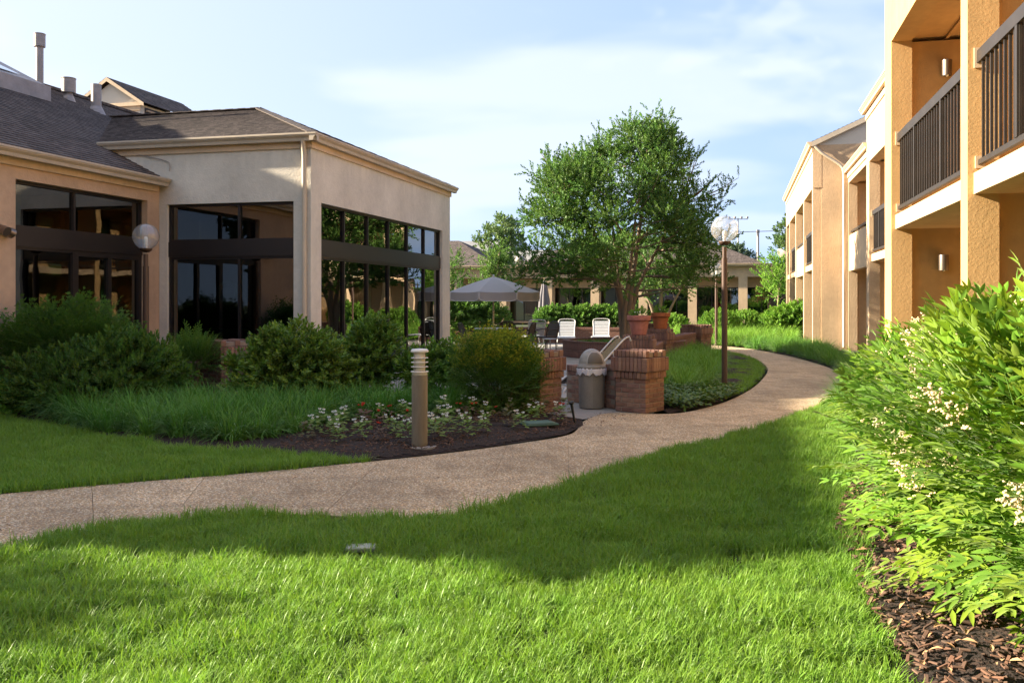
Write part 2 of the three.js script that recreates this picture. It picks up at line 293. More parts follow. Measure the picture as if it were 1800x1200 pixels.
// patio floor of poured slabs
{
  const root = thing('patio', undefined, undefined, 0, 0, 0); root.userData = { kind: 'structure' };
  const pg = [[0.6, 11.9], [1.2, 12.3], [2.0, 12.8], [2.8, 20], [4.0, 24], [5.7, 28], [5.0, 33.4], [-3.0, 35.4], [-1.4, 24.6], [-3.4, 16.4], [-3.0, 13.9], [-0.4, 13.2]];
  part('slab', sheet(pg, -0.004), M.concrete, root);
}
const lawnNear = [...NEAR.filter((q) => q[1] < 14.4).map(([x, d]) => [x, d - 0.03]), [4.95, 14.0], [4.05, 11.0], [2.98, 7.9], [2.3, 6.05], [1.96, 5.1], [1.74, 4.4], [1.62, 3.7], [1.5, 3.0], [1.2, 1.5], [-6.6, 1.5]];
const lawnFar = [...FAR.filter((q) => q[0] < -1.44 && q[0] > -9).map(([x, d]) => [x, d + 0.02]), [-1.36, 8.98], [-1.7, 9.1], [-1.96, 9.21], [-2.71, 9.41], [-3.62, 9.70], [-5.0, 10.67], [-6.19, 11.8], [-6.86, 12.19], [-9.6, 12.6]];
structure('lawn', sheet(lawnNear, -0.012), M.thatch);
structure('lawn', sheet(lawnFar, -0.012), M.thatch);
// planting beds of dark mulch, gently heaped
function bed(pts, y, bump, seed) {
  const xs = pts.map((q) => q[0]), ds = pts.map((q) => q[1]), x0 = Math.min(...xs), x1 = Math.max(...xs), d0 = Math.min(...ds), d1 = Math.max(...ds);
  const base = sheet(pts, y);
  const st = 0.08, P = [], U = [], I = [], nx = Math.ceil((x1 - x0) / st), nd = Math.ceil((d1 - d0) / st), id = {};
  const vert = (i, j) => { const k = i * 9999 + j; if (id[k] === undefined) { const x = x0 + i * st, d = d0 + j * st; id[k] = P.length / 3; const ed = Math.min(1, edge(x, d) / 0.35); P.push(x, y + 0.0012 + ed * bump * (0.6 * nz(x * 1.4, d * 1.4, seed) + 0.4 * nz(x * 6, d * 6, seed + 2)), -d); U.push(x, d); } return id[k]; };
  const edge = (x, d) => { let m = 9; for (let i = 0, j = pts.length - 1; i < pts.length; j = i++) { const a = pts[j], b = pts[i], ex = b[0] - a[0], ey = b[1] - a[1], t = clamp(((x - a[0]) * ex + (d - a[1]) * ey) / (ex * ex + ey * ey)); m = Math.min(m, Math.hypot(x - a[0] - t * ex, d - a[1] - t * ey)); } return m; };
  const ok = (i, j) => inside(x0 + i * st, d0 + j * st, pts);
  for (let i = 0; i < nx; i++) for (let j = 0; j < nd; j++) if (ok(i, j) && ok(i + 1, j) && ok(i, j + 1) && ok(i + 1, j + 1)) { const a = vert(i, j), b = vert(i + 1, j), c = vert(i + 1, j + 1), e = vert(i, j + 1); I.push(a, b, c, a, c, e); }
  return [base, geom(P, null, U, I)];
}
const bedLeft = [[-9.6, 12.6], [-6.86, 12.19], [-6.19, 11.8], [-5.0, 10.67], [-3.62, 9.70], [-2.71, 9.41], [-1.96, 9.21], [-1.7, 9.1], [-1.40, 8.98], [-0.71, 9.45], [0.1, 10.14], [0.64, 10.75], [0.90, 11.5], [0.93, 12.1], [0.55, 12.62], [-0.4, 13.2], [-3.0, 13.9], [-3.4, 16.2], [-7, 17.2], [-8.6, 13.4]];
const bedRight = [[4.98, 14.1], [4.95, 14.0], [4.05, 11.0], [2.98, 7.9], [2.3, 6.05], [1.96, 5.1], [1.74, 4.4], [1.62, 3.7], [1.5, 3.0], [1.2, 1.5], [2.4, 1.5], [4.1, 8.4], [5.2, 12.9], [5.5, 13.6], [6.7, 13.9], [8.2, 20], [10.2, 28], [9.4, 30.5], [7.9, 30.4], [7.82, 26.4], [7.7, 23.5], [7.38, 20.8], [6.83, 18.6], [5.82, 15.95]];
const bedMiddle = [[2.2, 12.74], [2.96, 13.58], [3.96, 15.56], [5.0, 18.3], [5.8, 20.84], [6.34, 23.5], [6.5, 25.6], [6.38, 27.8], [6.0, 29.6], [5.7, 28.2], [4.1, 24.1], [2.9, 20.2], [2.1, 13.3]];
structure('mulch_bed', bed(bedLeft, 0.004, 0.07, 11), M.mulch);
structure('mulch_bed', bed(bedRight, 0.004, 0.07, 21), M.mulch);
structure('mulch_bed', bed(bedMiddle, 0.004, 0.10, 31), M.mulch);
// ------------------------------------------------------------------ buildings
// a glazed opening in a wall. axis 'u': the wall runs along v at u = at; axis 'v': it runs along u at v = at. Lines are mullion positions along the wall.
function glazing(B, axis, at, y0, y1, lines, { bar = 0.045, depth = 0.09, into = 1, name = 'window', rails = [], inset = 0.03 } = {}) {
  const mk = (a0, a1, h0, h1, d0, d1) => axis === 'u' ? B.box(Math.min(at + into * d0, at + into * d1), Math.max(at + into * d0, at + into * d1), h0, h1, a0, a1) : B.box(a0, a1, h0, h1, Math.min(at + into * d0, at + into * d1), Math.max(at + into * d0, at + into * d1));
  const a = lines[0], z = lines[lines.length - 1], fr = [];
  fr.push(mk(a, z, y0, y0 + bar, 0, depth), mk(a, z, y1 - bar, y1, 0, depth));
  lines.forEach((l, i) => { const b = i === 0 ? 0 : i === lines.length - 1 ? -bar : -bar / 2; fr.push(mk(l + b, l + b + bar, y0 + bar, y1 - bar, 0.002, depth - 0.002)); });
  const w = B.part(name, fr, M.bronze);
  for (let i = 0; i + 1 < lines.length; i++) {
    const p = at + into * (depth * 0.5), g0 = lines[i] + bar * 0.4, g1 = lines[i + 1] - bar * 0.4, h0 = y0 + bar * 0.8, h1 = y1 - bar * 0.8, tilt = 0.0022 * (hash2(i, Math.round(y0 * 10), 3) - 0.5), t2 = 0.0022 * (hash2(i, Math.round(y0 * 10), 9) - 0.5);
    const c = axis === 'u' ? [[p - tilt, h0, g0], [p + tilt, h0, g1], [p + tilt + t2, h1, g1], [p - tilt + t2, h1, g0]] : [[g0, h0, p - tilt], [g1, h0, p + tilt], [g1, h1, p + tilt + t2], [g0, h1, p - tilt + t2]];
    part('pane', B.quad(...(into > 0 ? c : c.slice().reverse())), M.glass, w);
  }
  return w;
}
function downspout(B, pts, parent) { return B.part('downspout', tube(pts.map((q) => B.p(...q)), 0.045, 8, false, pts.length * 6), M.gutterPaint, parent); }

// ---- pavilion with the big corner windows
const UW = -10.54, UP_ = -7.44, VP_ = 14.94, VB = 23.03;
{
  const B = new Building('glazed_pavilion', 'pale beige dining pavilion with hipped brown roof and tall dark corner windows', 'building', UP_, VP_);
  const y1 = 4.43;
  B.part('wall', [
    B.box(UW, UP_, 3.36, y1, VP_, VP_ + 0.3), B.box(UP_ - 0.34, UP_, 0, 3.36, VP_, VP_ + 0.3), B.box(UW - 0.0, UW + 0.16, 0, 3.36, VP_ + 0.002, VP_ + 0.3), B.box(UW + 0.16, UP_ - 0.34, 0, 0.14, VP_ + 0.002, VP_ + 0.3),
    B.box(UP_ - 0.3, UP_, 3.36, y1, VP_ + 0.3, VB), B.box(UP_ - 0.3, UP_, 0, 3.36, VP_ + 0.3, VP_ + 0.42), B.box(UP_ - 0.3, UP_, 0, 3.36, VP_ + 7.46, VB), B.box(UP_ - 0.3, UP_ - 0.002, 0, 0.14, VP_ + 0.42, VP_ + 7.46),
    B.box(-16.4, UP_ - 0.3, 0, y1, VB - 0.3, VB), B.box(-16.0, UW, 3.2, y1, VP_ + 0.004, VP_ + 0.3),
  ], M.beigeStucco);
  B.part('interior', [B.box(-15.8, UP_ - 0.31, 4.30, 4.38, VP_ + 0.31, VB - 0.31), B.box(-15.9, -15.8, 0, 4.3, VP_ + 0.31, VB - 0.31), B.box(-15.8, UP_ - 0.32, 0.1, 4.3, VB - 0.36, VB - 0.31), B.box(-15.8, -8.6, 0.06, 4.3, VP_ + 2.9, VP_ + 3.0), B.box(-8.7, -8.6, 0.06, 4.3, VP_ + 3.0, VB - 0.4), B.box(-8.0, -7.9, 0.06, 4.3, VP_ + 0.95, VP_ + 2.0)], M.room);  // inner partitions added to block the view through and keep the windows dark
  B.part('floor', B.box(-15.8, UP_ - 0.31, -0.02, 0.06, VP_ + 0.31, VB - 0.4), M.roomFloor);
  const f = [UW + 0.16, -8.92, UP_ - 0.34], s = [0, 1, 2, 3, 4, 5, 6].map((k) => VP_ + 0.42 + k * 1.1733);
  glazing(B, 'v', VP_ + 0.07, 2.66, 3.36, f); glazing(B, 'v', VP_ + 0.07, 0.14, 2.38, f);
  glazing(B, 'u', UP_ - 0.07, 2.66, 3.36, s, { into: -1 }); glazing(B, 'u', UP_ - 0.07, 0.14, 2.38, s, { into: -1 });
  B.part('spandrel', [B.box(f[0], f[2], 2.38, 2.66, VP_ + 0.05, VP_ + 0.14), B.box(UP_ - 0.14, UP_ - 0.05, 2.38, 2.66, s[0], s[6])], M.bronze);
  // tables and a wreath seen dimly through the glass
  B.part('wreath', (() => { const t = new THREE.TorusGeometry(0.19, 0.05, 8, 22); t.translate(...B.p(-9.55, 1.72, VP_ + 0.75)); return t; })(), std(lin(0.16, 0.17, 0.12)));
  B.part('counter', [B.box(-10.4, -8.0, 0.06, 0.95, VP_ + 1.1, VP_ + 1.6), B.box(-10.45, -7.95, 0.95, 1.0, VP_ + 1.05, VP_ + 1.65)], std(lin(0.11, 0.07, 0.05), { roughness: 0.5 }));
  B.part('curtain', [0, 1, 2, 3].map((k) => B.box(UP_ - 0.62, UP_ - 0.56, 0.1, 2.4, VP_ + 2.2 + k * 1.17 + 0.35, VP_ + 2.2 + k * 1.17 + 0.7)), M.curtain);
  // hipped roof: eaves 0.32 m out, ridge running into the low wing's roof
  const o = 0.06, ye = 4.55, yr = 5.97, vr = 18.98, ue = -10.75, uf = -17.2;
  const eA = [uf, ye, VP_ - o], eB = [UP_ + o, ye, VP_ - o], eC = [UP_ + o, ye, VB + o], eD = [uf, ye, VB + o], rA = [uf, yr, vr], rB = [ue, yr, vr];
  const roof = B.part('roof', [B.slope(eA, eB, rB, rA), B.slope(eB, eC, rB, rB), B.slope(eC, eD, rA, rB)], M.shingle);
  const cap = (a, b) => { const q = V(...B.p(...a)), w = V(...B.p(...b)), n = Math.round(q.distanceTo(w) / 0.16), out = []; for (let i = 0; i < n; i++) { const t = q.clone().lerp(w, (i + 0.5) / n), d = w.clone().sub(q).normalize(), g = new THREE.BoxGeometry(0.2, 0.018, 0.2); g.applyMatrix4(new THREE.Matrix4().lookAt(V(0, 0, 0), d, V(0, 1, 0))); g.translate(t.x, t.y + 0.02 + 0.006 * (i % 2), t.z); out.push(g); } return out; };
  B.part('ridge_cap', [cap(rA, rB), cap(eB, rB), cap(eC, rB)], M.shingle, roof);
  B.part('gutter', [B.gutter([-11.75, ye, VP_ - o], [UP_ + o + 0.13, ye, VP_ - o]), B.gutter([UP_ + o, ye, VP_ - o - 0.13], [UP_ + o, ye, VB + o + 0.1])], M.gutterPaint);
  B.part('soffit', [B.box(-12.2, UP_ + o - 0.01, 4.43, 4.545, VP_ - o + 0.01, VP_ + 0.1), B.box(UP_ - 0.1, UP_ + o - 0.01, 4.43, 4.545, VP_ + 0.1, VB + o - 0.01), B.box(-12.2, UP_ + 0.03, 4.30, 4.428, VP_ - 0.035, VP_ - 0.002), B.box(UP_ + 0.002, UP_ + 0.038, 4.30, 4.428, VP_ - 0.03, VB + 0.02)], M.creamPaint);
  downspout(B, [[UP_ - 0.1, 4.44, VP_ - 0.12], [UP_ - 0.1, 4.36, VP_ - 0.1], [UP_ - 0.1, 4.15, VP_ - 0.062], [UP_ - 0.1, 3.5, VP_ - 0.06], [UP_ - 0.1, 2, VP_ - 0.06], [UP_ - 0.1, 0.06, VP_ - 0.06]]);
}
// ---- the low wing beside it
{
  const B = new Building('dining_wing', 'tan single storey wing with dark shingle roof and dark glazed entrance', 'building', UW, 11);
  const v0 = 3.9, v1 = 27, y1 = 3.72, w0 = 11.45, w1 = 14.59;
  B.part('wall', [B.box(UW - 0.3, UW, 3.40, y1, v0, VP_), B.box(UW - 0.3, UW, 0, 3.40, v0, w0), B.box(UW - 0.3, UW, 0, 3.40, w1, VP_ - 0.003), B.box(-21.5, UW - 0.3, 0, y1, v0, v0 + 0.3), B.box(-21.5, -21.2, 0, y1, v0 + 0.3, v1), B.box(-21.2, -16.4, 0, y1, v1 - 0.3, v1)], M.peachStucco);
  // gable end above the end wall
  B.part('gable', geom([...B.p(-21.5, y1, v0), ...B.p(UW, y1, v0), ...B.p(-16.02, 6.5, v0), ...B.p(-21.5, y1, v0 + 0.3), ...B.p(UW, y1, v0 + 0.3), ...B.p(-16.02, 6.5, v0 + 0.3)], null, null, [0, 1, 2, 5, 4, 3]), M.peachStucco);
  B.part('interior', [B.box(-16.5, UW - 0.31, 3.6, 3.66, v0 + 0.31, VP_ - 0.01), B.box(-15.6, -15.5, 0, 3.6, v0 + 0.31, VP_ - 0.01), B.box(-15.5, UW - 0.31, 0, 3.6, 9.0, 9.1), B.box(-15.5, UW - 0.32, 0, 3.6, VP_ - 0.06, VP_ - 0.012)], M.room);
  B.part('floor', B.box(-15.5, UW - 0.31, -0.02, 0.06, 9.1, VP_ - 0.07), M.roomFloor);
  const m = 12.85;
  glazing(B, 'u', UW - 0.12, 2.68, 3.40, [w0, m, w1], { into: -1 });
  glazing(B, 'u', UW - 0.12, 0.06, 2.40, [w0, m], { into: -1 });
  glazing(B, 'u', UW - 0.12, 0.06, 2.40, [m + 0.002, 13.72, w1], { into: -1, bar: 0.09, name: 'glazed_door' });
  B.part('spandrel', [B.box(UW - 0.2, UW - 0.1, 2.40, 2.68, w0, w1)], M.bronze);
  B.part('blind', [B.box(UW - 0.9, UW - 0.86, 2.75, 3.3, 11.7, 12.5)], M.curtain);
  const o = 0.14, ye = 3.83, uR = -16.02, yR = ye + 0.5 * (UW + o - uR);
  const uL = -21.83;
  const roof = B.part('roof', [B.slope([UW + o, ye, v0 - 0.3], [UW + o, ye, v1 + 0.3], [uR, yR, v1 + 0.3], [uR, yR, v0 - 0.3]), B.slope([uL, ye, v1 + 0.3], [uL, ye, v0 - 0.3], [uR, yR, v0 - 0.3], [uR, yR, v1 + 0.3])], M.shingle);
  B.part('ridge_cap', [B.box(uR - 0.13, uR + 0.13, yR - 0.03, yR + 0.035, v0 - 0.3, v1 + 0.3)], M.shingle, roof);
  B.part('gutter', [B.gutter([UW + o, ye, v0 - 0.3], [UW + o, ye, VP_ - 0.02])], M.gutterPaint);
  B.part('soffit', [B.box(UW - 0.1, UW + o - 0.01, y1, ye - 0.01, v0 - 0.2, VP_ - 0.02), B.box(UW + 0.002, UW + 0.05, y1 - 0.13, y1 - 0.002, v0, VP_ - 0.1)], M.creamPaint);
  B.part('flashing', [B.box(UW - 1.6, UW + 0.2, 4.05, 4.09, VP_ - 0.03, VP_ - 0.004)].slice(0, 0).concat(tube([[UW - 0.55, 4.34, VP_ - 0.03], [UW + 0.2, 4.16, VP_ - 0.03], [UW + 0.24, 3.98, VP_ - 0.03]].map((q) => B.p(...q)), 0.008, 5)), M.galvan);
  // pipes and a skylight on the slope
  const pipe = (u, v, h0, h1, r, hood) => { const y = ye + 0.5 * (UW + o - u), [x, , z] = B.p(u, 0, v), g = [cyl(r, r, h1, x, y - 0.15, z, 16), cyl(r * 2.1, r * 1.1, 0.24, x, y - 0.14, z, 16)]; if (hood) g.push(cyl(r * hood, r * hood, hood * 0.2, x, y - 0.15 + h1 - 0.12, z, 16), cyl(r * hood * 0.94, r * hood * 1.08, 0.03, x, y - 0.15 + h1 - 0.16 + hood * 0.2, z, 16)); B.part('vent_pipe', g, M.galvan, roof); };
  pipe(-15.5, 17.55, 0, 1.24, 0.082, 1.5); pipe(-15.35, 18.3, 0, 0.42, 0.09, 1.75); pipe(-14.95, 18.75, 0, 0.78, 0.115, 0);
  const sk = B.part('skylight_kerb', [B.slope([-14.55, 6.08 + 0.12, 13.1], [-14.55, 6.08 + 0.12, 16.75], [-15.95, 6.74 + 0.16, 16.75], [-15.95, 6.74 + 0.16, 13.1], 0.0), B.box(-14.6, -14.5, 5.7, 6.20, 13.1, 16.75), B.box(-15.95, -14.6, 5.8, 6.19, 16.65, 16.75), B.box(-15.95, -14.6, 5.8, 6.19, 13.1, 13.2)], M.galvan, roof);
  B.part('skylight', [B.quad([-14.8, 6.36, 13.2], [-14.8, 6.36, 16.2], [-15.9, 6.95, 15.6], [-15.9, 6.95, 13.3])], phy(lin(0.5, 0.62, 0.66), { roughness: 0.15, clearcoat: 1 }), roof);
  // flood lamp on the wall
  const lamp = B.part('flood_lamp', [cyl(0.05, 0.05, 0.05, 0, 0, 0, 12).rotateZ(-Math.PI / 2).translate(...B.p(UW, 2.62, 11.12)), cyl(0.055, 0.075, 0.16, 0, 0, 0, 14).rotateZ(-2.0).translate(...B.p(UW + 0.07, 2.64, 11.06)), cyl(0.055, 0.075, 0.16, 0, 0, 0, 14).rotateX(-1.9).translate(...B.p(UW + 0.07, 2.62, 11.16))], M.steel);
}
// ---- gabled penthouse with a louvred side, behind the ridge
{
  const u0 = -18.3, u1 = -16.35, v0 = 22.3, v1 = 25.6, ye = 7.22, B = new Building('roof_penthouse', 'small cream gabled penthouse with louvred side standing on the dark roof', 'penthouse', (u0 + u1) / 2, v0);
  const um = (u0 + u1) / 2, yr = 7.86;
  B.part('wall', [B.box(u0, u1, 5.2, 7.08, v0, v1 - 0.02), geom([...B.p(u0, 7.08, v0), ...B.p(u1, 7.08, v0), ...B.p(um, 7.72, v0), ...B.p(u0, 7.08, v1), ...B.p(u1, 7.08, v1), ...B.p(um, 7.72, v1)], null, null, [0, 1, 2, 5, 4, 3])], M.beigeStucco);
  B.part('trim', [B.box(u0 - 0.12, u1 + 0.12, 7.02, 7.12, v0 - 0.09, v0 - 0.004), B.box(u0 - 0.02, u1 + 0.03, 6.9, 7.018, v0 - 0.05, v0 - 0.004)], M.creamPaint);
  B.part('roof', [B.slope([u1 + 0.22, 7.08, v0 - 0.15], [u1 + 0.22, 7.08, v1 + 0.1], [um, yr, v1 + 0.1], [um, yr, v0 - 0.15]), B.slope([u0 - 0.22, 7.08, v1 + 0.1], [u0 - 0.22, 7.08, v0 - 0.15], [um, yr, v0 - 0.15], [um, yr, v1 + 0.1]), ], M.shingle);
  const rake = (s) => B.quad([um, yr - 0.004, v0 - 0.153], [um + s * 1.2, 7.076, v0 - 0.153], [um + s * 1.2, 6.98, v0 - 0.153], [um, yr - 0.12, v0 - 0.153]);
  B.part('rake_board', rake(1), M.creamPaint); B.part('rake_board', rake(-1), M.creamPaint);
  for (let k = 0; k < 4; k++) B.part('louvre', [B.box(u1 + 0.004, u1 + 0.07, 6.52 + k * 0.13, 6.56 + k * 0.13, v0 + 0.25, v1 - 1.2)], M.creamPaint);
  B.part('louvre_dark_sheet', [B.box(u1 + 0.002, u1 + 0.012, 6.46, 7.02, v0 + 0.2, v1 - 1.1)], M.bronze);  // flat dark sheet on the wall, coloured as the shade behind the slats
}
// ---- two storey guest wing in stepped sections
function railing(B, u, v0, v1, y, posts = [0.32, 0.7]) {
  const r = B.part('railing', [B.box(u - 0.03, u + 0.03, y + 0.98, y + 1.09, v0, v1), B.box(u - 0.02, u + 0.02, y + 0.07, y + 0.115, v0, v1)], M.railPaint);
  const n = Math.round((v1 - v0) / 0.135), g = B.box(u - 0.011, u + 0.011, y + 0.115, y + 0.98, v0 + 0.003, v0 + 0.025);
  for (let i = 1; i < n; i++) { const m = part('baluster', g, M.railPaint, r); m.position.z = -(v1 - v0) * i / n; }
  for (const p of posts) part('post', B.box(u - 0.028, u + 0.028, y + 0.115, y + 0.98, v0 + (v1 - v0) * p - 0.03, v0 + (v1 - v0) * p + 0.03), M.railPaint, r);
  for (const v of [v0 + 0.012, v1 - 0.012]) { part('bracket', B.box(u - 0.05, u + 0.05, y + 0.94, y + 1.12, v - 0.01, v + 0.01), M.creamPaint, r); part('bracket', B.box(u - 0.04, u + 0.04, y + 0.04, y + 0.15, v - 0.01, v + 0.01), M.creamPaint, r); }
}
function sconce(B, u, y, v) {
  const [x, , z] = B.p(u, 0, v), s = part('wall_sconce', [lathe([[0, 0.21], [0.055, 0.21], [0.062, 0.205], [0.062, 0.0], [0.052, 0.0], [0.052, 0.18], [0, 0.18]], 20).translate(x, y, z + 0.1)], M.steel, B.root);
  part('back_plate', [box(x - 0.05, x + 0.05, y + 0.02, y + 0.19, z + 0.001, z + 0.05)], M.bronze, s); part('bulb', new THREE.SphereGeometry(0.024, 10, 8).translate(x, y + 0.01, z + 0.1), M.white, s);
}
function guestSection(label, uF, v0, v1, fins, { mat, eave = 6.5, depth = 1.9, head = 5.07, parapets = [], endWall = true, seed = 1 }) {
  const B = new Building('guest_wing', label, 'building', uF, v0, undefined), ub = uF + depth, U1 = uF + 9;
  const wall = [];
  for (const [a, b] of fins) { wall.push(B.box(uF, uF + 0.26, 0, head, a, b), B.box(uF + 0.26, ub, 0, head, a + 0.1, b - 0.02)); }
  wall.push(B.box(uF, uF + 0.26, head, eave - 0.1, v0, v1), B.box(ub, ub + 0.25, 0, head + 0.2, v0, v1), B.box(uF + 0.26, U1, 0, eave - 0.1, v0 + 0.005, v0 + 0.08), B.box(ub + 0.25, U1, 0, eave - 0.1, v1 - 0.3, v1 - 0.005));
  B.part('wall', wall, mat);
  B.part('ceiling', [B.box(uF + 0.26, ub, head + 0.06, head + 0.14, v0 + 0.08, v1 - 0.005), B.box(uF + 0.7, uF + 0.74, head + 0.03, head + 0.058, v0 + 0.08, v1 - 0.01)], mat);
  for (let i = 0; i + 1 < fins.length; i++) {
    const a = fins[i][1], b = fins[i + 1][0];
    B.part('balcony_slab', [B.box(uF + 0.05, ub, 2.54, 2.73, a, b)], M.slabPaint);
    if (parapets.includes(i)) { B.part('parapet', [B.box(uF + 0.03, uF + 0.2, 2.46, 3.55, a, b)], M.creamPaint); B.part('handrail', [B.box(uF + 0.06, uF + 0.16, 3.64, 3.70, a, b), ...[0.1, 0.35, 0.65, 0.9].map((t) => B.box(uF + 0.09, uF + 0.13, 3.55, 3.64, lerp(a, b, t) - 0.02, lerp(a, b, t) + 0.02))], M.railPaint); }
    else railing(B, uF + 0.1, a, b, 2.73);
    for (const [h0, h1] of [[0.1, 2.15], [2.75, 4.85]]) {
      const c = (a + b) / 2; B.part('curtain', [B.box(ub - 0.02, ub - 0.006, h0 + 0.1, h1 - 0.1, c - 0.85, c - 0.1), B.box(ub - 0.02, ub - 0.006, h0 + 0.1, h1 - 0.1, c + 0.25, c + 0.85)], M.curtain);
      B.part('door_dark_sheet', [B.box(ub - 0.005, ub - 0.001, h0, h1, c - 0.95, c + 0.95)], M.room); glazing(B, 'u', ub - 0.12, h0, h1, [c - 0.95, c, c + 0.95], { into: 1, name: 'sliding_door' });  // thin dark sheet on the solid wall stands for the unlit room
    }
  }
  const o = 0.035, yr = eave + 0.45 * (4.4 + o), uR = uF + 4.4;
  const roof = B.part('roof', [B.slope([uF - o, eave, v1 + 0.12], [uF - o, eave, v0 - 0.12], [uR, yr, v0 - 0.12], [uR, yr, v1 + 0.12]), B.slope([U1 + o, eave, v0 - 0.12], [U1 + o, eave, v1 + 0.12], [uR, yr, v1 + 0.12], [uR, yr, v0 - 0.12])], M.shingle);
  const gb = (v, s) => geom([...B.p(uF, eave - 0.1, v), ...B.p(U1, eave - 0.1, v), ...B.p(uR, yr - 0.12, v)], null, null, s > 0 ? [0, 1, 2] : [2, 1, 0]);
  B.part('gable', gb(v0 + 0.004, 1), M.beigeStucco); B.part('gable', gb(v1 - 0.004, -1), M.beigeStucco);
  const rk = (v, s) => B.quad(...(s > 0 ? [[uF - o, eave - 0.16, v], [uR, yr - 0.16, v], [uR, yr - 0.004, v], [uF - o, eave - 0.004, v]] : [[uR, yr - 0.16, v], [uF - o, eave - 0.16, v], [uF - o, eave - 0.004, v], [uR, yr - 0.004, v]]));
  B.part('rake_board', rk(v0 - 0.122, 1), M.gutterPaint, roof); B.part('rake_board', rk(v1 + 0.122, -1), M.gutterPaint, roof);
  B.part('gutter', [B.gutter([uF - o, eave, v1 + 0.1], [uF - o, eave, v0 - 0.1])], M.creamPaint);
  B.part('soffit', [B.box(uF - o, uF + 0.02, eave - 0.1, eave - 0.006, v0 - 0.1, v1 + 0.1), B.box(uF - 0.03, uF - 0.002, eave - 0.3, eave - 0.102, v0, v1)], M.creamPaint);
  return B;
}
{
  const A = guestSection('golden stucco two storey guest block with deep shaded balconies behind the flowering shrub', 2.0, -3.6, 13.72, [[-3.6, -3.3], [0.45, 0.72], [4.7, 4.96], [8.94, 9.2], [13.16, 13.72]], { mat: M.goldStucco });
  A.part('end_wall', [A.box(2.26, 3.9, 0, 5.07, 13.3, 13.36)], M.goldStucco);
  sconce(A, 2.70, 4.58, 13.3); sconce(A, 2.66, 1.98, 13.3);
  guestSection('tan guest block with black balcony railing, set back beyond the golden block', 3.2, 13.74, 25.0, [[13.9, 14.2], [16.6, 16.85], [20.6, 20.85], [24.5, 25.0]], { mat: M.tanStucco });
  const C = guestSection('low recessed link with plain cream balcony parapet between two taller blocks', 3.28, 25.02, 29.88, [[25.04, 25.1], [29.7, 29.86]], { mat: M.tanStucco, eave: 5.62, head: 5.16, parapets: [0] });
  const D = guestSection('far tan guest block with tall blank end wall and pale downspout', 2.25, 29.9, 46.4, [[29.92, 30.2], [33.9, 34.25], [38.6, 38.95], [43.2, 43.55], [46.1, 46.38]], { mat: M.tanStucco, parapets: [1] });
  downspout(D, [[2.3, 6.36, 29.80], [2.4, 6.25, 29.8], [2.55, 6.1, 29.8], [2.95, 5.82, 29.8], [3.12, 5.66, 29.8], [3.16, 5.3, 29.8], [3.16, 3, 29.8], [3.16, 0.1, 29.8]]);
}
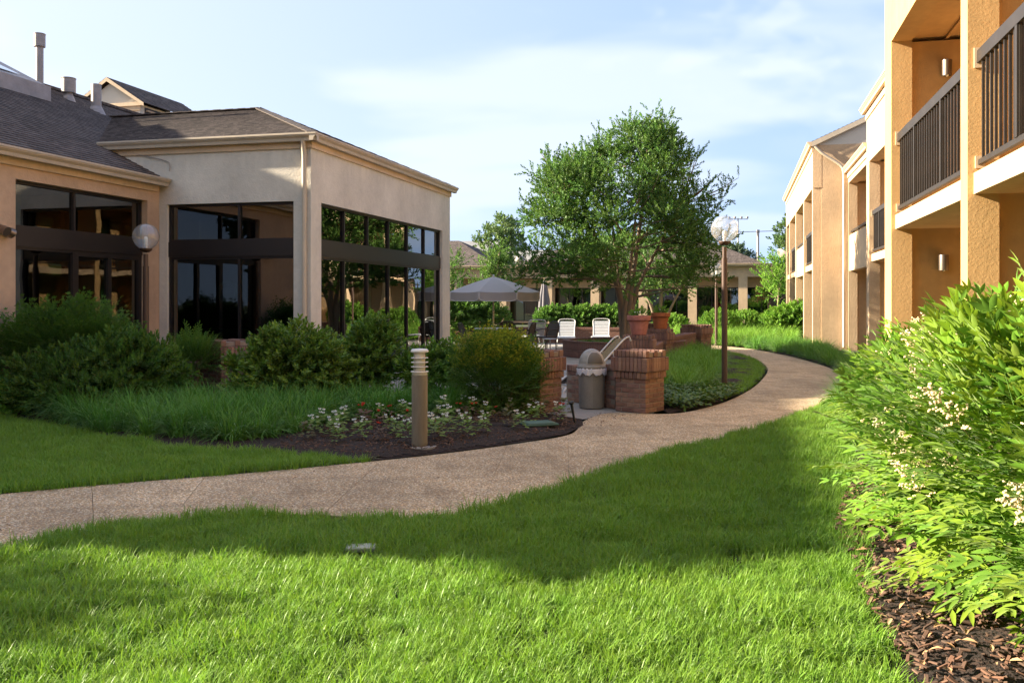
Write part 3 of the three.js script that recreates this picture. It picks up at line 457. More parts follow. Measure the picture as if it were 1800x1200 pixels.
// ---- single storey range closing the court
{
  const vE = 57.5, B = new Building('court_range', 'long low tan building with square pillars and curtained windows behind the tree', 'building', -6, vE);
  const us = []; for (let k = -7; k <= 3; k++) us.push(-8 + k * 3.05 + 5.2);
  const u0 = -24, u1 = 5.5, y1 = 3.6, wall = [];
  wall.push(B.box(u0, u1, 2.95, y1, vE, vE + 0.35), B.box(u0, u1, 2.32, 3.3, vE + 1.25, vE + 1.5), B.box(u0, u1, 0, 0.12, vE + 1.25, vE + 1.5), B.box(u0, u1, 0, y1, vE + 6, vE + 6.3), B.box(u0, u0 + 0.3, 0, y1, vE + 0.35, vE + 6), B.box(u1 - 0.3, u1, 0, y1, vE + 0.35, vE + 6));
  for (const u of us) wall.push(B.box(u - 0.27, u + 0.27, 0, 2.95, vE + 0.003, vE + 0.5), B.box(u - 0.2, u + 0.2, 0.12, 2.32, vE + 1.24, vE + 1.5));
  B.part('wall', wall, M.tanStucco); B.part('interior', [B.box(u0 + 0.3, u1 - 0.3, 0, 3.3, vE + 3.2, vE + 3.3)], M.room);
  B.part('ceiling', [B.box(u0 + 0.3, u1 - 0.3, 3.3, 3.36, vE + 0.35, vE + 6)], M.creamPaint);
  for (let i = 0; i + 1 < us.length; i++) {
    const a = us[i] + 0.2, b = us[i + 1] - 0.2;
    glazing(B, 'v', vE + 1.34, 0.12, 2.32, [a, lerp(a, b, 0.36), lerp(a, b, 0.68), b]);
    B.part('curtain', [B.box(a + 0.1, lerp(a, b, 0.32 + 0.1 * hash2(i, 1, 1)), 0.2, 2.3, vE + 1.56, vE + 1.6), B.box(lerp(a, b, 0.72 - 0.1 * hash2(i, 2, 2)), b - 0.05, 0.2, 2.3, vE + 1.56, vE + 1.6)], M.curtain);
  }
  const ye = 3.72, yr = 5.75, vr = vE + 4.6, hip = (a, b) => [B.slope([a, ye, vE - 0.4], [b, ye, vE - 0.4], [b - 4.2, yr, vr], [a + 4.2, yr, vr]), B.slope([b, ye, vE - 0.4], [b, ye, vE + 9.6], [b - 4.2, yr, vr], [b - 4.2, yr, vr]), B.slope([b, ye, vE + 9.6], [a, ye, vE + 9.6], [a + 4.2, yr, vr], [b - 4.2, yr, vr]), B.slope([a, ye, vE + 9.6], [a, ye, vE - 0.4], [a + 4.2, yr, vr], [a + 4.2, yr, vr])];
  B.part('roof', hip(-14.3, 1.6), M.shingle); B.part('roof', hip(-26, -15.2), M.shingle);
  B.part('flat_roof', [B.box(-26, 6, 3.6, 3.70, vE - 0.3, vE + 6.4)], M.gutterPaint);
  B.part('gutter', [B.gutter([-26, 3.76, vE - 0.38], [6, 3.76, vE - 0.38])], M.creamPaint);
  const [x, , z] = B.p(-14.0, 0, vE + 0.8); B.part('roof_vent', [lathe([[0.2, 0], [0.2, 0.35], [0.36, 0.4], [0.24, 0.7], [0, 0.7]], 16).translate(x, 3.72, z)], M.galvan);
  const [x2, , z2] = B.p(2.6, 0, vE + 2); B.part('satellite_dish', [lathe([[0, 0], [0.2, 0.03], [0.38, 0.12], [0.5, 0.25], [0.48, 0.25], [0.34, 0.11], [0, 0.02]], 20).rotateX(-0.4).rotateZ(-0.7).translate(x2, 4.2, z2), cyl(0.05, 0.05, 0.6, x2, 3.7, z2, 8)], M.galvan);
}
// ---- grey buildings far behind
for (const [u, v, w, h, label] of [[-28.2, 92.9, 10, 7.85, 'pale grey sloped roof building rising behind the pavilion corner'], [-20.3, 87.7, 4.4, 6.5, 'pale grey rooftop block with dark triangular notch above the low range']]) {
  const B = new Building('rooftop_block', label, 'building', u, v), g = std(lin(0.36, 0.36, 0.36), { map: retile(T.concrete, 0.2) });
  B.part('wall', [B.box(u - w / 2, u + w / 2, 0, h - 2.2, v, v + 8)], g);
  B.part('roof', [B.slope([u - w / 2, h - 2.2, v], [u + w / 2, h - 2.2, v], [u + w / 2 - 0.2, h, v + 1.6], [u - w / 2 + 0.2, h, v + 1.6], 0), B.box(u - w / 2 + 0.2, u + w / 2 - 0.2, h - 2.2, h - 0.01, v + 1.6, v + 8)], std(lin(0.40, 0.41, 0.43), { map: retile(T.concrete, 0.2), roughness: 0.6 }));
  for (const t of [0.22, 0.72]) B.part('dormer', geom([...B.p(u - w / 2 + w * t, h - 2.2, v - 0.03), ...B.p(u - w / 2 + w * t + 1.3, h - 2.2, v - 0.03), ...B.p(u - w / 2 + w * t, h - 0.3, v + 1.35), ...B.p(u - w / 2 + w * t + 0.05, h - 2.2, v + 1.35)], null, null, [0, 1, 2, 0, 2, 3, 1, 3, 2]), M.bronze);
}
// ---- the wing that stands behind the viewer; the court windows mirror it
{
  const v = -13, B = new Building('rear_wing', 'two storey tan wing closing the court behind the lawn', 'building', -8, v);
  B.part('wall', [B.box(-26, -1.2, 0, 5.9, v - 9, v)], M.tanStucco);
  B.part('roof', [B.slope([-1.0, 5.9, v + 0.4], [-26.4, 5.9, v + 0.4], [-24, 8.2, v - 4.6], [-5, 8.2, v - 4.6]), B.slope([-26.4, 5.9, v - 9.4], [-1.0, 5.9, v - 9.4], [-5, 8.2, v - 4.6], [-24, 8.2, v - 4.6])], M.shingle);
  for (let k = 0; k < 6; k++) for (const y of [0.5, 3.3]) { const u = -24.4 + k * 3.9; B.part('window', [B.box(u, u + 2.1, y, y + 1.9, v + 0.002, v + 0.03)], M.bronze); }
}
// ------------------------------------------------------------------ plants
class Leaves {                                       // collects leaf faces
  constructor() { this.P = []; this.I = []; }
  leaf(o, dir, up, L, W, fold = 0.25, droop = 0.25) {
    const d = dir.clone().normalize(), s = d.clone().cross(up).normalize(), n = s.clone().cross(d).normalize(), k = this.P.length / 3;
    const at = (t, w, f) => { const q = o.clone().addScaledVector(d, L * t).addScaledVector(s, w * W).addScaledVector(n, Math.abs(w) * W * fold - droop * L * t * t); this.P.push(q.x, q.y, q.z); };
    at(0, 0); at(0.38, -0.5); at(0.38, 0); at(0.38, 0.5); at(0.72, -0.34); at(0.72, 0); at(0.72, 0.34); at(1, 0);
    this.I.push(...[0, 2, 1, 0, 3, 2, 1, 2, 5, 1, 5, 4, 2, 3, 6, 2, 6, 5, 4, 5, 7, 5, 6, 7].map((i) => i + k));
    return this;
  }
  blade(o, az, lean, L, W, curl) {
    const k = this.P.length / 3, cx = Math.cos(az), cz = Math.sin(az), n = 4; let x = 0, y = 0, a = lean;
    for (let i = 0; i <= n; i++) {
      const w = W * (i === n ? 0.08 : 1 - 0.75 * (i / n) ** 2) / 2, q = [o.x + cx * x, o.y + y, o.z + cz * x];
      this.P.push(q[0] - cz * w, q[1], q[2] + cx * w, q[0] + cz * w, q[1], q[2] - cx * w);
      x += Math.sin(a) * L / n; y += Math.cos(a) * L / n; a += curl / n;
    }
    for (let i = 0; i < n; i++) { const q = k + i * 2; this.I.push(q, q + 1, q + 3, q, q + 3, q + 2); }
    return this;
  }
  stem(a, b, r) { const k = this.P.length / 3, d = b.clone().sub(a).normalize(), s = d.clone().cross(Math.abs(d.y) > 0.9 ? V(1, 0, 0) : V(0, 1, 0)).normalize(), t = s.clone().cross(d); for (const [q, f] of [[a, 1], [b, 0.6]]) for (let i = 0; i < 3; i++) { const e = q.clone().addScaledVector(s, Math.cos(i * 2.09) * r * f).addScaledVector(t, Math.sin(i * 2.09) * r * f); this.P.push(e.x, e.y, e.z); } for (let i = 0; i < 3; i++) { const j = (i + 1) % 3; this.I.push(k + i, k + j, k + 3 + j, k + i, k + 3 + j, k + 3 + i); } return this; }
  get geo() { return geom(this.P, null, null, this.I); }
}
const leafMat = (r, g, b, o = {}) => phy(lin(r, g, b), { roughness: 0.92, transmission: 0.38, thickness: 0, specularIntensity: 0.35, clearcoat: 0.2, clearcoatRoughness: 0.38, ...o });
const G = { grass: leafMat(0.182, 0.345, 0.028, { transmission: 0.48, clearcoat: 0.32, clearcoatRoughness: 0.35 }), liriope: leafMat(0.098, 0.235, 0.026, { clearcoat: 0.2, clearcoatRoughness: 0.35 }), nandina: leafMat(0.155, 0.300, 0.020, { transmission: 0.42, clearcoat: 0.16, clearcoatRoughness: 0.3 }), glossy: leafMat(0.110, 0.210, 0.021, { clearcoat: 0.4, clearcoatRoughness: 0.22 }), dark: leafMat(0.088, 0.188, 0.020, { clearcoat: 0.08 }), fresh: leafMat(0.15, 0.31, 0.026, { clearcoat: 0.2 }), crape: leafMat(0.072, 0.160, 0.020, { clearcoat: 0.25 }), begonia: leafMat(0.20, 0.31, 0.045, { clearcoat: 0.25 }), yellow: leafMat(0.27, 0.33, 0.026, { clearcoat: 0.15 }), petalWhite: phy(lin(0.82, 0.82, 0.78), { roughness: 0.9, transmission: 0.3, thickness: 0 }), petalRed: phy(lin(0.58, 0.05, 0.02), { roughness: 0.9, transmission: 0.25, thickness: 0 }), bud: phy(lin(0.74, 0.66, 0.42), { roughness: 0.9, transmission: 0.25, thickness: 0 }), stalk: std(lin(0.24, 0.20, 0.08), { roughness: 0.9 }) };
const tint = (v, warm = 0) => lin(v * (1 + warm), v, v * (1 - 0.6 * warm));

// a lawn tuft: many narrow blades within a hand's breadth
function tuft(n, R, L, Wd, lean, curl, seed) { const s = mulberry(seed), q = new Leaves(); for (let i = 0; i < n; i++) { const a = s() * 6.283, r = R * Math.sqrt(s()), b = s() * 6.283; q.blade(V(Math.cos(a) * r, -0.005, Math.sin(a) * r), lean > 0.6 ? a + (s() - 0.5) : b, lean * s(), L * (0.55 + 0.45 * s()), Wd * (0.7 + 0.5 * s()), curl * (0.3 + s())); } return q.geo; }
function field(name, label, category, geos, mat, pgs, perM2, { y = 0, sc = [0.8, 1.25], avoid = [], tone = () => 1, warm = () => 0, clear = [], tilt = 0.12, size = () => 1 } = {}) {
  const root = thing(name, label, category, pgs[0][0][0], y, -pgs[0][0][1]); root.userData.kind = 'stuff';
  const lists = geos.map(() => []);
  for (const pg of pgs) {
    const xs = pg.map((q) => q[0]), ds = pg.map((q) => q[1]), x0 = Math.min(...xs), x1 = Math.max(...xs), d0 = Math.min(...ds), d1 = Math.max(...ds), n = Math.round((x1 - x0) * (d1 - d0) * (typeof perM2 === 'number' ? perM2 : perM2(0)));
    for (let i = 0; i < n; i++) {
      const x = rr(x0, x1), d = rr(d0, d1);
      if (typeof perM2 !== 'number' && rnd() > perM2(d) / perM2(0)) continue;
      if (!inside(x, d, pg) || Math.abs(x) > 0.62 * d + 1.6 || avoid.some((a) => inside(x, d, a)) || clear.some(([cx, cd, r]) => (x - cx) ** 2 + (d - cd) ** 2 < r * r)) continue;
      const s = rr(...sc) * size(x, d); e4.set((rnd() - 0.5) * 2 * tilt, rnd() * 6.283, (rnd() - 0.5) * 2 * tilt); q4.setFromEuler(e4);
      lists[i % geos.length].push([new THREE.Matrix4().compose(V(x - root.position.x, 0, -d - root.position.z), q4, V(s, s * rr(0.85, 1.15), s)), tint(tone() * rr(0.86, 1.14), warm() + rr(-0.08, 0.14))]);
    }
  }
  geos.forEach((g, i) => scatter('blades', g, mat, root, lists[i])); return root;
}
{
  const lawnTufts = [tuft(34, 0.08, 0.095, 0.0058, 0.55, 1.0, 1), tuft(34, 0.08, 0.11, 0.0052, 0.59, 1.3, 2), tuft(32, 0.085, 0.08, 0.0062, 0.5, 0.8, 3), tuft(26, 0.06, 0.12, 0.005, 0.85, 1.2, 4)];
  // every tuft takes a slightly different green at random, wherever it grows
  const lawnSize = (x, d) => 0.75 + 0.55 * nz(x * 3.1, d * 3.1, 51);
  field('lawn_grass', 'mown green lawn between the gravelly footpath and the flowering shrub', 'grass', lawnTufts, G.grass, [lawnNear], (d) => (d < 6.5 ? 330 : 230), { size: lawnSize, avoid: [pathPoly], clear: [[-0.95, 5.72, 0.1]] });
  field('lawn_grass', 'mown lawn strip between the footpath and the long grass bed', 'grass', lawnTufts, G.grass, [lawnFar], 230, { size: lawnSize, avoid: [pathPoly] });
  const strip = [[2.9, 13.75], [3.94, 15.6], [4.98, 18.35], [5.77, 20.9], [6.3, 23.5], [6.46, 25.6], [6.34, 27.7], [5.9, 27.4], [5.6, 24], [4.9, 21.2], [4.2, 18.6], [3.5, 16.2]];
  field('lawn_grass', 'narrow mown verge along the curving footpath beside the lamp post', 'grass', lawnTufts, G.grass, [strip], 170, { avoid: [pathPoly] });
  // arching liriope
  const lir = [tuft(60, 0.07, 0.50, 0.010, 0.95, 1.9, 11), tuft(56, 0.08, 0.54, 0.009, 0.9, 1.7, 12), tuft(60, 0.06, 0.46, 0.010, 1.0, 2.1, 13)];
  const lt = () => rr(0.85, 1.15);
  const lirA = [[-6.2, 12.1], [-5.0, 10.85], [-3.85, 10.3], [-3.1, 10.1], [-2.7, 10.35], [-2.5, 11.1], [-2.1, 11.85], [-1.5, 12.2], [-0.7, 12.35], [0.1, 12.55], [0.1, 13.2], [-1.2, 13.6], [-2.4, 13.1], [-3.6, 12.6], [-5, 12.9], [-6.0, 12.9]];
  field('liriope_bed', 'deep green mass of arching lily turf behind the flower bed', 'ground cover', lir, G.liriope, [lirA], 60, { sc: [0.85, 1.35], tone: () => 1.15 * lt(), warm: () => -0.05 });
  const lirB = [[2.75, 14.8], [3.35, 15.7], [4.1, 18.3], [4.8, 20.8], [5.4, 23.6], [5.6, 26.8], [5.2, 26.4], [4.2, 23.2], [3.1, 19.8], [2.45, 15.6]];
  field('liriope_bed', 'bright green tufted grass on the island beside the lamp post', 'ground cover', lir, G.fresh, [lirB], 30, { tone: lt });
  const lirC = [[7.0, 18.6], [7.5, 20.8], [7.85, 23.5], [8.0, 26.4], [7.7, 30.2], [9.3, 30.4], [9.6, 28.3], [9.2, 26.4], [8.4, 23.4], [7.6, 20.2]];
  const lirD = [[6.1, 34.2], [7.4, 31.2], [8.2, 30.6], [9.6, 31], [12.5, 40], [9, 41], [6.4, 38.5]];
  field('liriope_bed', 'dark green lily turf along the foot of the guest blocks', 'ground cover', lir, G.liriope, [lirC, [[4.6, 12.6], [5.0, 14.0], [5.86, 15.9], [6.88, 18.5], [7.5, 20.8], [8.1, 20.8], [7.4, 18.4], [6.6, 15.6], [5.3, 12.4]]], 34, { tone: () => 1.2 * lt() });
  field('liriope_bed', 'bright tall grass where the footpath bends below the round bushes', 'ground cover', lir, G.fresh, [lirD], 16, { tone: () => 1.1 * lt(), sc: [1.1, 1.7] });
  // ivy-like creeper at the front of the island
  const iv = new Leaves(), s = mulberry(5); for (let i = 0; i < 16; i++) { const a = s() * 6.28, r = 0.10 * Math.sqrt(s()); iv.leaf(V(Math.cos(a) * r, 0.02 + 0.10 * s(), Math.sin(a) * r), V(Math.cos(a + s()), 0.15 + 0.4 * s(), Math.sin(a + s())), V(0, 1, 0), 0.05, 0.034, 0.2, 0.3); }
  field('creeper_bed', 'low dark creeper filling the island corner beside the brick pier', 'ground cover', [iv.geo], G.glossy, [[[2.25, 12.85], [2.95, 13.62], [3.8, 15.3], [3.3, 15.7], [2.5, 15.2], [2.1, 13.6]]], 150, { tone: () => 0.8, y: 0.03, sc: [0.8, 1.5], tilt: 0.4, clear: [[2.0, 13.0, 0.3]] });
  // bark chips and dry leaves on the mulch
  const chip = cbox(0.035, 0.006, 0.011, 0, 0.004, 0, 0, 0.002), chips = (name, label, pg, n, mat, sc, y = 0.05) => field(name, label, 'mulch', [chip], mat, [pg], n, { y, sc, tilt: 0.5, tone: () => rr(0.5, 1.5) });
  const chipMat = std(lin(0.11, 0.062, 0.040), { roughness: 0.95 });
  chips('bark_chips', 'shredded brown bark under the flowering shrub', [[3.0, 8], [2.2, 6.2], [1.95, 5.1], [1.76, 4.4], [1.66, 3.7], [1.54, 3.0], [3.0, 3.0], [3.4, 6]], 520, chipMat, [0.5, 1.7]);
  chips('bark_chips', 'dark bark around the bedding flowers', [[-2.6, 9.6], [-1.5, 9.1], [-0.71, 9.5], [0.62, 10.8], [0.9, 11.6], [0.5, 12.6], [-1.5, 12.5], [-2.4, 11.2]], 300, chipMat, [0.4, 1.2]);
  chips('bark_chips', 'stray bark crumbs kicked onto the footpath at the flower bed tip', [[0.9, 11.2], [1.25, 11.5], [1.7, 12.4], [1.5, 12.9], [1.0, 12.7], [0.95, 12]], 60, chipMat, [0.3, 0.8], 0.003);
  const dry = new Leaves().leaf(V(0, 0.006, 0), V(1, 0.1, 0), V(0, 1, 0), 0.05, 0.018, 0.5, 0.3);
  field('fallen_leaves', 'dry tan leaves scattered on the mulch under the flowering shrub', 'leaf litter', [dry.geo], std(lin(0.42, 0.25, 0.13), { roughness: 0.9 }), [[[3.0, 8], [2.2, 6.2], [1.98, 5.1], [1.8, 4.4], [1.7, 3.7], [1.6, 3.0], [3.0, 3.0], [3.4, 6]]], 60, { y: 0.062, sc: [0.6, 1.6], tilt: 0.5 });
  field('fallen_leaves', 'few dry leaves lying on the footpath', 'leaf litter', [dry.geo], std(lin(0.16, 0.10, 0.06), { roughness: 0.9 }), [pathPoly.filter((q) => q[1] < 16)], 1.2, { y: 0.004, sc: [0.5, 1.1], tilt: 0.15 });
}
// sprigs
function pinnate(n, L, W, span, seed, droop = 0.3) { const q = new Leaves(), s = mulberry(seed); q.stem(V(0, 0, 0), V(0, 0.12 * span, span), 0.0022); for (let i = 0; i < n; i++) { const t = 0.22 + 0.78 * i / (n - 1), sd = i % 2 ? 1 : -1, last = i === n - 1, o = V(0, 0.12 * span * t, span * t); q.leaf(o, last ? V(0.1 * (s() - 0.5), 0.1, 1) : V(sd * (0.75 + 0.35 * s()), 0.25 * (s() - 0.3), 0.75), V(0.3 * (s() - 0.5), 1, 0.3 * (s() - 0.5)), L * (0.75 + 0.4 * s()), W * (0.85 + 0.3 * s()), 0.35, droop * (0.5 + s())); } return q; }
function compound(seed, L = 0.085, W = 0.026) {      // nandina: a rachis with side branchlets of pointed leaflets
  const q = new Leaves(), s = mulberry(seed), span = 0.30; q.stem(V(0, 0, 0), V(0, 0.03, span), 0.003);
  const put = (o, dir) => { const d = dir.clone().normalize(); q.stem(o, o.clone().addScaledVector(d, 0.10), 0.002); const sd = d.clone().cross(V(0, 1, 0)).normalize(); for (const [t, k] of [[0.35, 1], [0.4, -1], [0.95, 0.8], [0.95, -0.8], [1, 0]]) q.leaf(o.clone().addScaledVector(d, 0.10 * t), d.clone().addScaledVector(sd, k).add(V(0, 0.25 * (s() - 0.4), 0)), V(0.4 * (s() - 0.5), 1, 0.4 * (s() - 0.5)), L * (0.7 + 0.5 * s()), W * (0.8 + 0.4 * s()), 0.3, 0.3 * s()); };
  put(V(0, 0.01, 0.10), V(0.9, 0.1, 0.5)); put(V(0, 0.012, 0.12), V(-0.9, 0.05, 0.5)); put(V(0, 0.025, 0.22), V(0.8, 0.1, 0.8)); put(V(0, 0.025, 0.23), V(-0.8, 0.1, 0.8)); put(V(0, 0.03, 0.29), V(0, 0.1, 1)); return q.geo;
}
function whorl(n, L, W, span, seed) { const q = new Leaves(), s = mulberry(seed); q.stem(V(0, 0, 0), V(0, 0, span), 0.003); for (let i = 0; i < n; i++) { const a = i * 2.4, t = 0.15 + 0.85 * i / n; q.leaf(V(0, 0, span * t), V(Math.cos(a), Math.sin(a), 0.55 + 0.8 * t), V(-Math.sin(a) * 0.2, 0.3, 1).negate(), L * (0.7 + 0.5 * s()), W * (0.8 + 0.4 * s()), 0.2, 0.25 * s()); } return q.geo; }
const S = { nandina: [compound(1), compound(2), compound(3, 0.095, 0.03)], nandinaFine: [compound(4, 0.055, 0.017), compound(5, 0.05, 0.018)], fine: [pinnate(13, 0.05, 0.014, 0.24, 6).geo, pinnate(11, 0.045, 0.015, 0.2, 7).geo], broad: [whorl(11, 0.07, 0.034, 0.17, 8), whorl(9, 0.065, 0.036, 0.14, 9)], crape: [whorl(15, 0.062, 0.034, 0.30, 10), whorl(13, 0.055, 0.032, 0.24, 11)], box: [whorl(12, 0.034, 0.02, 0.09, 12)], far: [whorl(9, 0.34, 0.22, 0.7, 13)] };
// puts sprigs through a lobed volume; lobes are [dx, dy, dz, rx, ry, rz]
function leafLobes(lobes, n, { up = 0.55, shell = 0.42, sc = [0.8, 1.25], tone = [0.75, 1.25], warm = [-0.1, 0.15], floor = 0.06, rough = 0.25, seed = 1 } = {}) {
  const out = [], vol = lobes.map((l) => Math.cbrt((l[3] * l[4] * l[5]) ** 2)), tot = vol.reduce((a, b) => a + b);
  lobes.forEach((l, k) => {
    for (let i = 0, m = Math.round(n * vol[k] / tot); i < m; i++) {
      const d = V(rnd() * 2 - 1, rnd() * 2 - 1, rnd() * 2 - 1); if (d.lengthSq() > 1 || d.lengthSq() < 0.01) { i--; continue; } d.normalize(); if (d.y < -0.35 && rnd() < 0.6) d.y *= -1;
      const r = Math.pow(rnd(), shell) * (1 - rough + 2 * rough * nz(d.x * 2.6 + k * 9, d.y * 2.6 + d.z * 3.1, seed + 5)), p = V(l[0] + d.x * l[3] * r, l[1] + d.y * l[4] * r, l[2] + d.z * l[5] * r);
      if (p.y < floor) continue;
      const dir = d.clone().add(V((rnd() - 0.5) * 0.9, up + (rnd() - 0.5) * 0.6, (rnd() - 0.5) * 0.9)).normalize(), roll = V(rnd() - 0.5, 1.2, rnd() - 0.5);
      m4.lookAt(V(0, 0, 0), dir.clone().negate(), roll); q4.setFromRotationMatrix(m4); const s = rr(...sc);
      out.push([new THREE.Matrix4().compose(p, q4, V(s, s, s)), tint(rr(...tone), rr(...warm))]);
    }
  });
  return out;
}
function foliage(root, name, geos, mat, list) { const b = geos.map(() => []); list.forEach((e, i) => b[i % geos.length].push(e)); geos.forEach((g, i) => scatter(name, g, mat, root, b[i])); }
function shrub(name, label, x, d, lobes, n, geos, mat, opt = {}, group) {
  const k = opt.k || 1; lobes = lobes.map((l) => l.map((q) => q * k));
  const o = thing(name, label, 'shrub', x, 0, -d, 0, group), st = [];
  for (const l of lobes) for (let i = 0; i < 5; i++) st.push(tube([[l[0] * 0.4 + rr(-0.08, 0.08), 0, l[2] * 0.4 + rr(-0.08, 0.08)], [l[0] * 0.7, l[1] * 0.5, l[2] * 0.7], [l[0] + rr(-0.5, 0.5) * l[3], l[1] + rr(0, 0.5) * l[4], l[2] + rr(-0.5, 0.5) * l[5]]], [0.014, 0.011, 0.005], 5));
  part('stems', st, M.twig, o); foliage(o, 'foliage', geos, mat, leafLobes(lobes, n, opt)); return o;
}
// nandinas in the bed by the golden block, with cream flower panicles
function panicle(seed) { const q = new Leaves(), s = mulberry(seed), b = []; q.stem(V(0, 0, 0), V(0, 0, 0.26), 0.0022); for (let i = 0; i < 16; i++) { const t = 0.25 + 0.75 * i / 16, a = i * 2.4, r = 0.09 * (1.15 - t), e = V(Math.cos(a) * r, Math.sin(a) * r, 0.26 * t + 0.03); q.stem(V(0, 0, 0.26 * t), e, 0.0012); for (let k = 0; k < 8; k++) { const f = 0.25 + 0.75 * k / 7, g = new THREE.OctahedronGeometry(0.0058, 0); g.translate(e.x * f + (s() - 0.5) * 0.012, e.y * f + (s() - 0.5) * 0.012, lerp(0.26 * t, e.z, f) + (s() - 0.5) * 0.012); b.push(g); } } return [q.geo, merged(b)]; }
const PAN = panicle(3);
function panicles(root, lobes, n, pick) { const l = leafLobes(lobes.map((q) => [q[0], q[1] + 0.06, q[2], q[3] * 1.08, q[4] * 1.08, q[5]]), n * 5, { up: 0.9, shell: 0.02, sc: [0.9, 1.5], tone: [0.85, 1.2], warm: [-0.05, 0.1], floor: 0.35 }).filter(pick).slice(0, n); scatter('flower_stalks', PAN[0], G.stalk, root, l); scatter('flower_buds', PAN[1], G.bud, root, l); }
{
  const opt = { sc: [0.6, 1.25], tone: [0.65, 1.4], warm: [-0.15, 0.35], shell: 0.36, up: 0.12, rough: 0.3 };
  const A = [[0.0, 0.5, 0.55, 0.58, 0.42, 0.6], [0.0, 0.66, -0.45, 0.60, 0.62, 0.7], [0.35, 0.86, 0.0, 0.45, 0.5, 0.7]];
  const a = shrub('nandina_shrub', 'sunlit nandina with long pointed leaves overhanging bare mulch', 2.78, 4.1, A, 1700, S.nandina, G.nandina, { ...opt, sc: [0.75, 1.25] }); panicles(a, A, 40, ([m]) => m.elements[12] < 0.3);
  const Bl = [[0, 0.5, 0.5, 0.58, 0.5, 0.8], [0.12, 0.5, -0.5, 0.55, 0.5, 0.8], [0.32, 0.86, 0, 0.42, 0.5, 0.9]];
  const b = shrub('nandina_shrub', 'broad nandina with cream flower sprays against the golden pillar', 3.16, 5.9, Bl, 1900, S.nandina, G.nandina, opt); panicles(b, Bl, 130, ([m]) => m.elements[12] < 0.3);
  const Cl = [[0, 0.52, 0.6, 0.52, 0.52, 0.8], [0.2, 0.5, -0.5, 0.5, 0.48, 0.8], [0.5, 0.4, -1.6, 0.5, 0.4, 0.9]];
  const c = shrub('nandina_shrub', 'low nandina thick with cream flower sprays where the bed narrows', 3.82, 8.0, Cl, 1700, S.nandina, G.nandina, { ...opt, sc: [0.7, 1.05] }); panicles(c, Cl, 170, ([m]) => m.elements[12] < 0.4);
}
// shrubs in the bed below the dining wing and pavilion
shrub('nandina_shrub', 'tall dark feathery nandina against the dark entrance glass', -6.5, 13.3, [[0, 1.0, 0, 0.85, 0.6, 0.6], [-0.6, 0.8, 0.1, 0.6, 0.7, 0.6], [0.55, 0.9, -0.1, 0.6, 0.62, 0.5]], 1500, S.nandinaFine, G.dark, { up: 0.0, shell: 0.34, rough: 0.34, warm: [-0.15, 0.1], sc: [0.8, 1.2], k: 0.80 });
shrub('juniper_shrub', 'wide mounded dark shrub spreading over the mulch beside the long grass', -5.45, 12.6, [[0, 0.55, 0, 0.72, 0.55, 0.55], [-0.7, 0.42, 0.2, 0.7, 0.5, 0.5], [0.38, 0.55, -0.2, 0.5, 0.5, 0.5], [-0.1, 0.32, 0.45, 0.8, 0.32, 0.4]], 3600, S.box, G.dark, { sc: [1.2, 2.2], up: 0.3, shell: 0.34, rough: 0.36, warm: [-0.1, 0.22], tone: [0.7, 1.15], k: 0.9 });
shrub('feathery_shrub', 'small wispy shrub in front of the brick wall end', -5.05, 14.2, [[0, 0.85, 0, 0.5, 0.5, 0.35], [0.3, 0.95, 0, 0.42, 0.32, 0.3]], 420, S.fine, G.dark, { up: 0.5, rough: 0.4, tone: [0.9, 1.4], k: 0.66 });
shrub('leafy_plant', 'low pale green leafy plant at the lawn edge beside the wide shrub', -7.1, 12.6, [[0, 0.14, 0, 0.55, 0.22, 0.3], [0.45, 0.10, 0.1, 0.35, 0.18, 0.25]], 420, S.broad, G.fresh, { floor: 0.02 });
shrub('camellia_shrub', 'big glossy broad leaved shrub in front of the pavilion corner', -3.1, 12.9, [[0, 0.72, 0, 0.62, 0.55, 0.5], [-0.45, 0.5, 0.1, 0.5, 0.48, 0.45], [0.5, 0.66, 0, 0.45, 0.48, 0.45], [-0.35, 0.95, 0, 0.3, 0.36, 0.3], [0.1, 0.3, 0.2, 0.8, 0.35, 0.45]], 2300, S.broad, G.glossy, { shell: 0.36, rough: 0.4, tone: [0.8, 1.5], warm: [-0.05, 0.3], k: 0.86 });
shrub('camellia_shrub', 'upright glossy shrub in front of the pavilion side windows', -2.1, 13.6, [[0, 0.75, 0, 0.42, 0.62, 0.4], [0.05, 1.1, 0, 0.26, 0.3, 0.26], [-0.15, 0.5, 0.1, 0.4, 0.4, 0.4]], 1200, S.broad, G.glossy, { shell: 0.36, rough: 0.38, tone: [0.75, 1.35], k: 0.84 });
shrub('camellia_shrub', 'sparse glossy shrub between the bollard light and the yellowish bush', -1.15, 13.4, [[0, 0.5, 0, 0.45, 0.42, 0.35], [0.25, 0.75, 0, 0.25, 0.28, 0.25], [-0.3, 0.62, 0, 0.28, 0.3, 0.25]], 620, S.broad, G.glossy, { rough: 0.4, tone: [0.9, 1.6], k: 0.85 });
